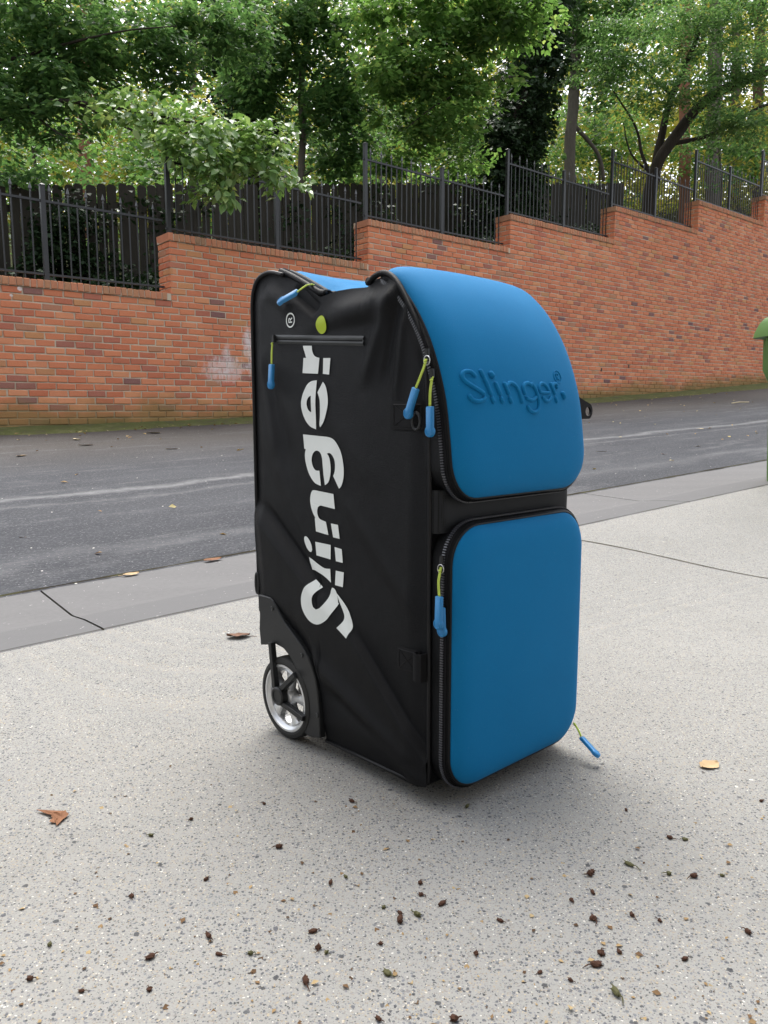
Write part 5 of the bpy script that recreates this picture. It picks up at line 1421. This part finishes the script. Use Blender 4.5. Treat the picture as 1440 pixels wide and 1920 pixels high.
# ------------------------------------------------------------------ litter
rp = random.Random(9)
PODS = [(358,1538),(523,1590),(620,1657),(387,1650),(247,1682),(788,1657),(790,1679),(750,1713),(750,1727),(829,1696),(938,1728),(713,1771),(893,1790),(587,1748),(597,1780),(411,1791),(391,1757),(282,1797),(57,1838),(153,1860),(280,1857),(573,1843),(1012,1825),(1117,1811),(1127,1789),(1161,1786),(1284,1800),(1402,1750),(1237,1728),(1185,1717),(1113,1725),(1111,1675),(1072,1690),(1110,1637),(1106,1642),(1300,1645),(1256,1572),(1174,1520),(660,1504),(710,1913),(1070,1840),(495,1508),(1428,1503),(852,1914)]
GPODS = [(283,1568),(648,1645),(719,1703),(782,1717),(612,1788),(470,1790),(93,1773),(726,1827),(1155,1865),(1180,1623),(1254,1640),(1354,1643),(1284,1575),(876,1514)]
def pod_mesh(mat, seed):
    """a shrivelled capsule: lumpy body, torn husk flaps at one end, a bent stalk at the other"""
    r = random.Random(seed); b = MB(); n = 10
    el = r.uniform(0.9, 1.5)
    rings = []
    for k in range(8):
        a = math.pi * k / 7
        rr_ = math.sin(a) ** 0.8 * (1 + 0.25 * r.uniform(-1, 1))
        rings.append([(0.0046 * el * -math.cos(a), 0.0040 * rr_ * (1 + 0.3 * r.uniform(-1, 1)) * math.cos(2 * math.pi * q / n), max(0.0, 0.0036 + 0.0036 * rr_ * (1 + 0.3 * r.uniform(-1, 1)) * math.sin(2 * math.pi * q / n))) for q in range(n)])
    b.loft(rings, True, True)
    x0 = 0.0043 * el
    b.tube(crspline([(x0, 0, 0.0036), (x0 + 0.003, 0.001, 0.004), (x0 + r.uniform(0.003, 0.010), r.uniform(-0.004, 0.004), 0.0015)], 3), [0.0008] * 5 + [0.0004] * 2, 5)
    for q in range(4):
        a = 2 * math.pi * q / 4 + r.uniform(-0.4, 0.4); l_ = r.uniform(0.002, 0.0045)
        c_, s_ = math.cos(a), math.sin(a)
        p0 = (-x0 * 0.75, 0.0022 * c_ - 0.0016 * s_, 0.0036 + 0.0022 * s_ + 0.0012 * c_); p1 = (-x0 * 0.75, 0.0022 * c_ + 0.0016 * s_, 0.0036 + 0.0022 * s_ - 0.0012 * c_)
        b.add([p0, p1, (-x0 * 0.75 - l_, 0.0036 * c_, max(0.0003, 0.0036 + 0.0034 * s_))], [(0, 1, 2)])
    me = bpy.data.meshes.new('seed_pod'); me.from_pydata(b.v, [], b.f); me.materials.append(mat); return me
pm = [pod_mesh(M['pod'], k) for k in range(9)]; gm = [pod_mesh(M['greenpod'], 30 + k) for k in range(5)]
for lst, ms, lab, grp in ((PODS, pm, 'small dark brown seed pod lying on the speckled driveway', 'brown seed pods on the driveway'), (GPODS, gm, 'small greenish seed pod lying on the speckled driveway', 'green seed pods on the driveway')):
    for px, py in lst:
        o = link('seed_pod', ms[rp.randrange(len(ms))], None, drive_at(px, py))
        o.rotation_euler = (0, 0, rp.uniform(0, 6.3)); k = rp.uniform(0.55, 1.05); o.scale = (k * rp.uniform(0.8, 1.2), k, k * rp.uniform(0.7, 1.0))
        tag(o, lab, 'seed pod', grp)
def dry_leaf(pt, L_, wd, mat, lab, rz, curl=0.25, lobes=0, stem=True, seed=0, up=0.002):
    r = random.Random(seed); b = MB(); rows = []
    n = 12
    for i in range(n + 1):
        t = i / n
        env = math.sin(math.pi * min(1, t * 0.96 + 0.03)) ** 0.7
        row = []
        for s_ in (-1, -0.66, -0.33, 0, 0.33, 0.66, 1):
            side = 1 if s_ > 0 else -1
            w = wd * env * (1 + 0.30 * mnoise.noise(Vector((t * 5.0, side * 3.0, seed))) + (0.3 * math.sin(t * math.pi * lobes + side) if lobes else 0.0)) + 0.0004
            fold = curl * wd * (abs(s_) ** 1.4) * (0.5 + 0.5 * side * 0.5)
            z = fold + 0.5 * curl * wd * (1 + mnoise.noise(Vector((t * 4.0, s_ * 1.7, seed + 7)))) + 0.3 * curl * L_ * (t - 0.45) ** 2 + up
            row.append((L_ * (t - 0.5), w * s_ * (1 + 0.08 * r.uniform(-1, 1)), z))
        rows.append(row)
    b.grid(rows)
    if stem: b.tube(crspline([(-L_ * 0.5, 0, 0.25 * curl * L_ * 0.25 + up), (-L_ * 0.62, wd * 0.1, up + 0.001), (-L_ * 0.78, wd * 0.3, up + 0.001)], 3), 0.0006 + L_ * 0.004, 5)
    o = b.build('dry_leaf', mat, None, smooth=True)
    o.location = pt; o.rotation_euler = (0, 0, rz)
    if lab: tag(o, lab, 'leaf')
    return o
lp = drive_at(96, 1536)
pts2 = [(245, 80), (300, 82), (345, 84), (400, 86), (440, 92), (467, 112), (448, 128), (425, 146), (404, 168), (383, 186), (376, 166), (352, 164), (332, 160), (348, 146), (360, 138), (345, 124), (350, 112), (318, 104), (285, 98)]
b = MB(); top = []
for x, y in pts2:
    q = drive_at(x / 3.6, 1500 + y / 3.6); top.append(q - lp)
cen = sum(top, Vector()) / len(top)
def lz(q, k): return 0.003 + 0.006 * abs(mnoise.noise(q * 40 + Vector((k, 0, 0))))
b.loft([[(q.x, q.y, lz(q, 0)) for q in top], [((q.x + cen.x) / 2, (q.y + cen.y) / 2, 0.004 + 0.004 * mnoise.noise(q * 60)) for q in top]], True)
o = b.build('dry_leaf', M['dryleaf']); o.location = lp
tag(o, 'folded rust-brown leaf lying on the driveway at the left edge', 'leaf')
dry_leaf(drive_at(447, 1195), 0.062, 0.020, M['dryleaf2'], 'curled grey-brown leaf with a long stem behind the wheel', math.pi + 0.25, 0.45, 0, True, 4, 0.0)
dry_leaf(drive_at(1330, 1437), 0.040, 0.013, M['tanleaf'], 'small pinkish-tan leaf on the driveway right of the bag', 0.4, 0.35, 0, False, 5, 0.0)
def gut_at(px, py):
    p = on_level(px, py, 0)
    for _ in range(5): p = on_level(px, py, kerb_rise(p.dot(S_DIR)) - 0.012)
    return p
dry_leaf(gut_at(399, 1051), 0.075, 0.017, M['dryleaf'], 'orange-brown leaf lying in the gutter edge just left of the bag', 0.65, 0.3, 0, False, 6, 0.001)
dry_leaf(gut_at(246, 1078), 0.060, 0.014, M['tanleaf'], 'tan leaf lying where the road meets the gutter at the left', 0.65, 0.3, 0, True, 7, 0.001)
for i, (px, py, L_, mt, lab) in enumerate(((49, 1009, 0.06, 'dryleaf2', 'small brown leaf on the asphalt near the left edge'), (230, 979, 0.05, 'dryleaf', 'tiny brown leaf in the middle of the road left of the bag'), (161, 836, 0.13, 'paleleaf', 'pale leaf on the road below the mossy strip, far left'),
        (144, 825, 0.15, 'paleleaf', 'pale leaf against the moss at the foot of the wall'), (288, 813, 0.20, 'paleleaf', 'pale curled leaf on the moss at the wall, left of the bag'), (322, 843, 0.10, 'tanleaf', 'small tan leaf on the road between wall and bag'), (40, 856, 0.12, 'tanleaf', 'tan leaf on the road near the left edge below the wall'),
        (1312, 805, 0.10, 'paleleaf', 'pale leaf on the road at the right, nearest the pale streak'), (1306, 838, 0.10, 'tanleaf', 'tan leaf on the dark asphalt at the right'), (1245, 853, 0.09, 'dryleaf', 'brown leaf on the asphalt right of the bag'), (1128, 848, 0.09, 'paleleaf', 'pale leaf on the asphalt close to the right side of the bag'), (1172, 741, 0.22, 'paleleaf', 'yellowish leaf on the moss at the wall right of the bag'))):
    dry_leaf(road_hit(px, py), L_, L_ * 0.24, M[mt], lab, rp.uniform(0, 6), 0.2, 0, False, 20 + i, 0.004)
tw = MB(); a0, a1 = road_hit(1372, 757), road_hit(1404, 755); tw.tube([a0 + Vector((0, 0, 0.01)), a0.lerp(a1, 0.5) + Vector((0, 0.03, 0.02)), a1 + Vector((0, 0, 0.01))], 0.009, 6)
tag(tw.build('twig', M['paleleaf'], None), 'pale fallen twig on the road near the green bin', 'twig')
# fine leaf litter along the moss, too small to count
cl = []
for i in range(420):
    s = RS.uniform(-0.5, 19); y = -abs(RS.normal()) * 0.35 - 0.04
    v = 1 - (-y + 0.05) / 6.3
    p = wall_pt(s, y, road_pt(s, v).z + 0.02); cl.append(tuple(p))
for i in range(160):
    v = RS.uniform(0.05, 0.95); s = RS.uniform(-1, 14); p = road_pt(s, v); cl.append((p.x, p.y, p.z + 0.008))
C_ = np.array(cl)
V_, F_ = leafcloud(C_, 1, 0.036, 0.02, 0.02, 0.25, 0.32, 0.0, 0.6)
M['litter'] = leaf_mat('leaf_litter', [(0.0, (0.20, 0.12, 0.05)), (0.4, (0.42, 0.30, 0.13)), (0.7, (0.42, 0.38, 0.15)), (1.0, (0.46, 0.40, 0.26))], 0.1, 0.7, 0.2)
tag(link('leaf_litter', fast_mesh('leaf_litter', V_, F_, M['litter'])), 'fine yellow leaf litter scattered along the wall and road', 'leaf litter', kind='stuff')

# crumbs of bark, husk and leaf on the driveway
cl = []
for i in range(330):
    px = RS.uniform(-60, 1500); py = 1420 + 520 * RS.rand() ** 0.8
    p = drive_at(px, py)
    if abs(px - 780) < 330 and py < 1500: continue
    cl.append((p.x, p.y, p.z + 0.0012))
V_, F_ = leafcloud(np.array(cl), 1, 0.0062, 0.002, 0.0, 0.12, 0.34, 0.0, 0.7)
M['crumb'] = leaf_mat('litter_crumbs', [(0.0, (0.06, 0.035, 0.02)), (0.35, (0.15, 0.09, 0.045)), (0.7, (0.34, 0.24, 0.12)), (1.0, (0.42, 0.33, 0.18))], 0.05, 0.8, 0.15)
tag(link('litter_crumbs', fast_mesh('litter_crumbs', V_, F_, M['crumb'])), 'tiny crumbs of husk and leaf scattered over the driveway', 'litter', kind='stuff')
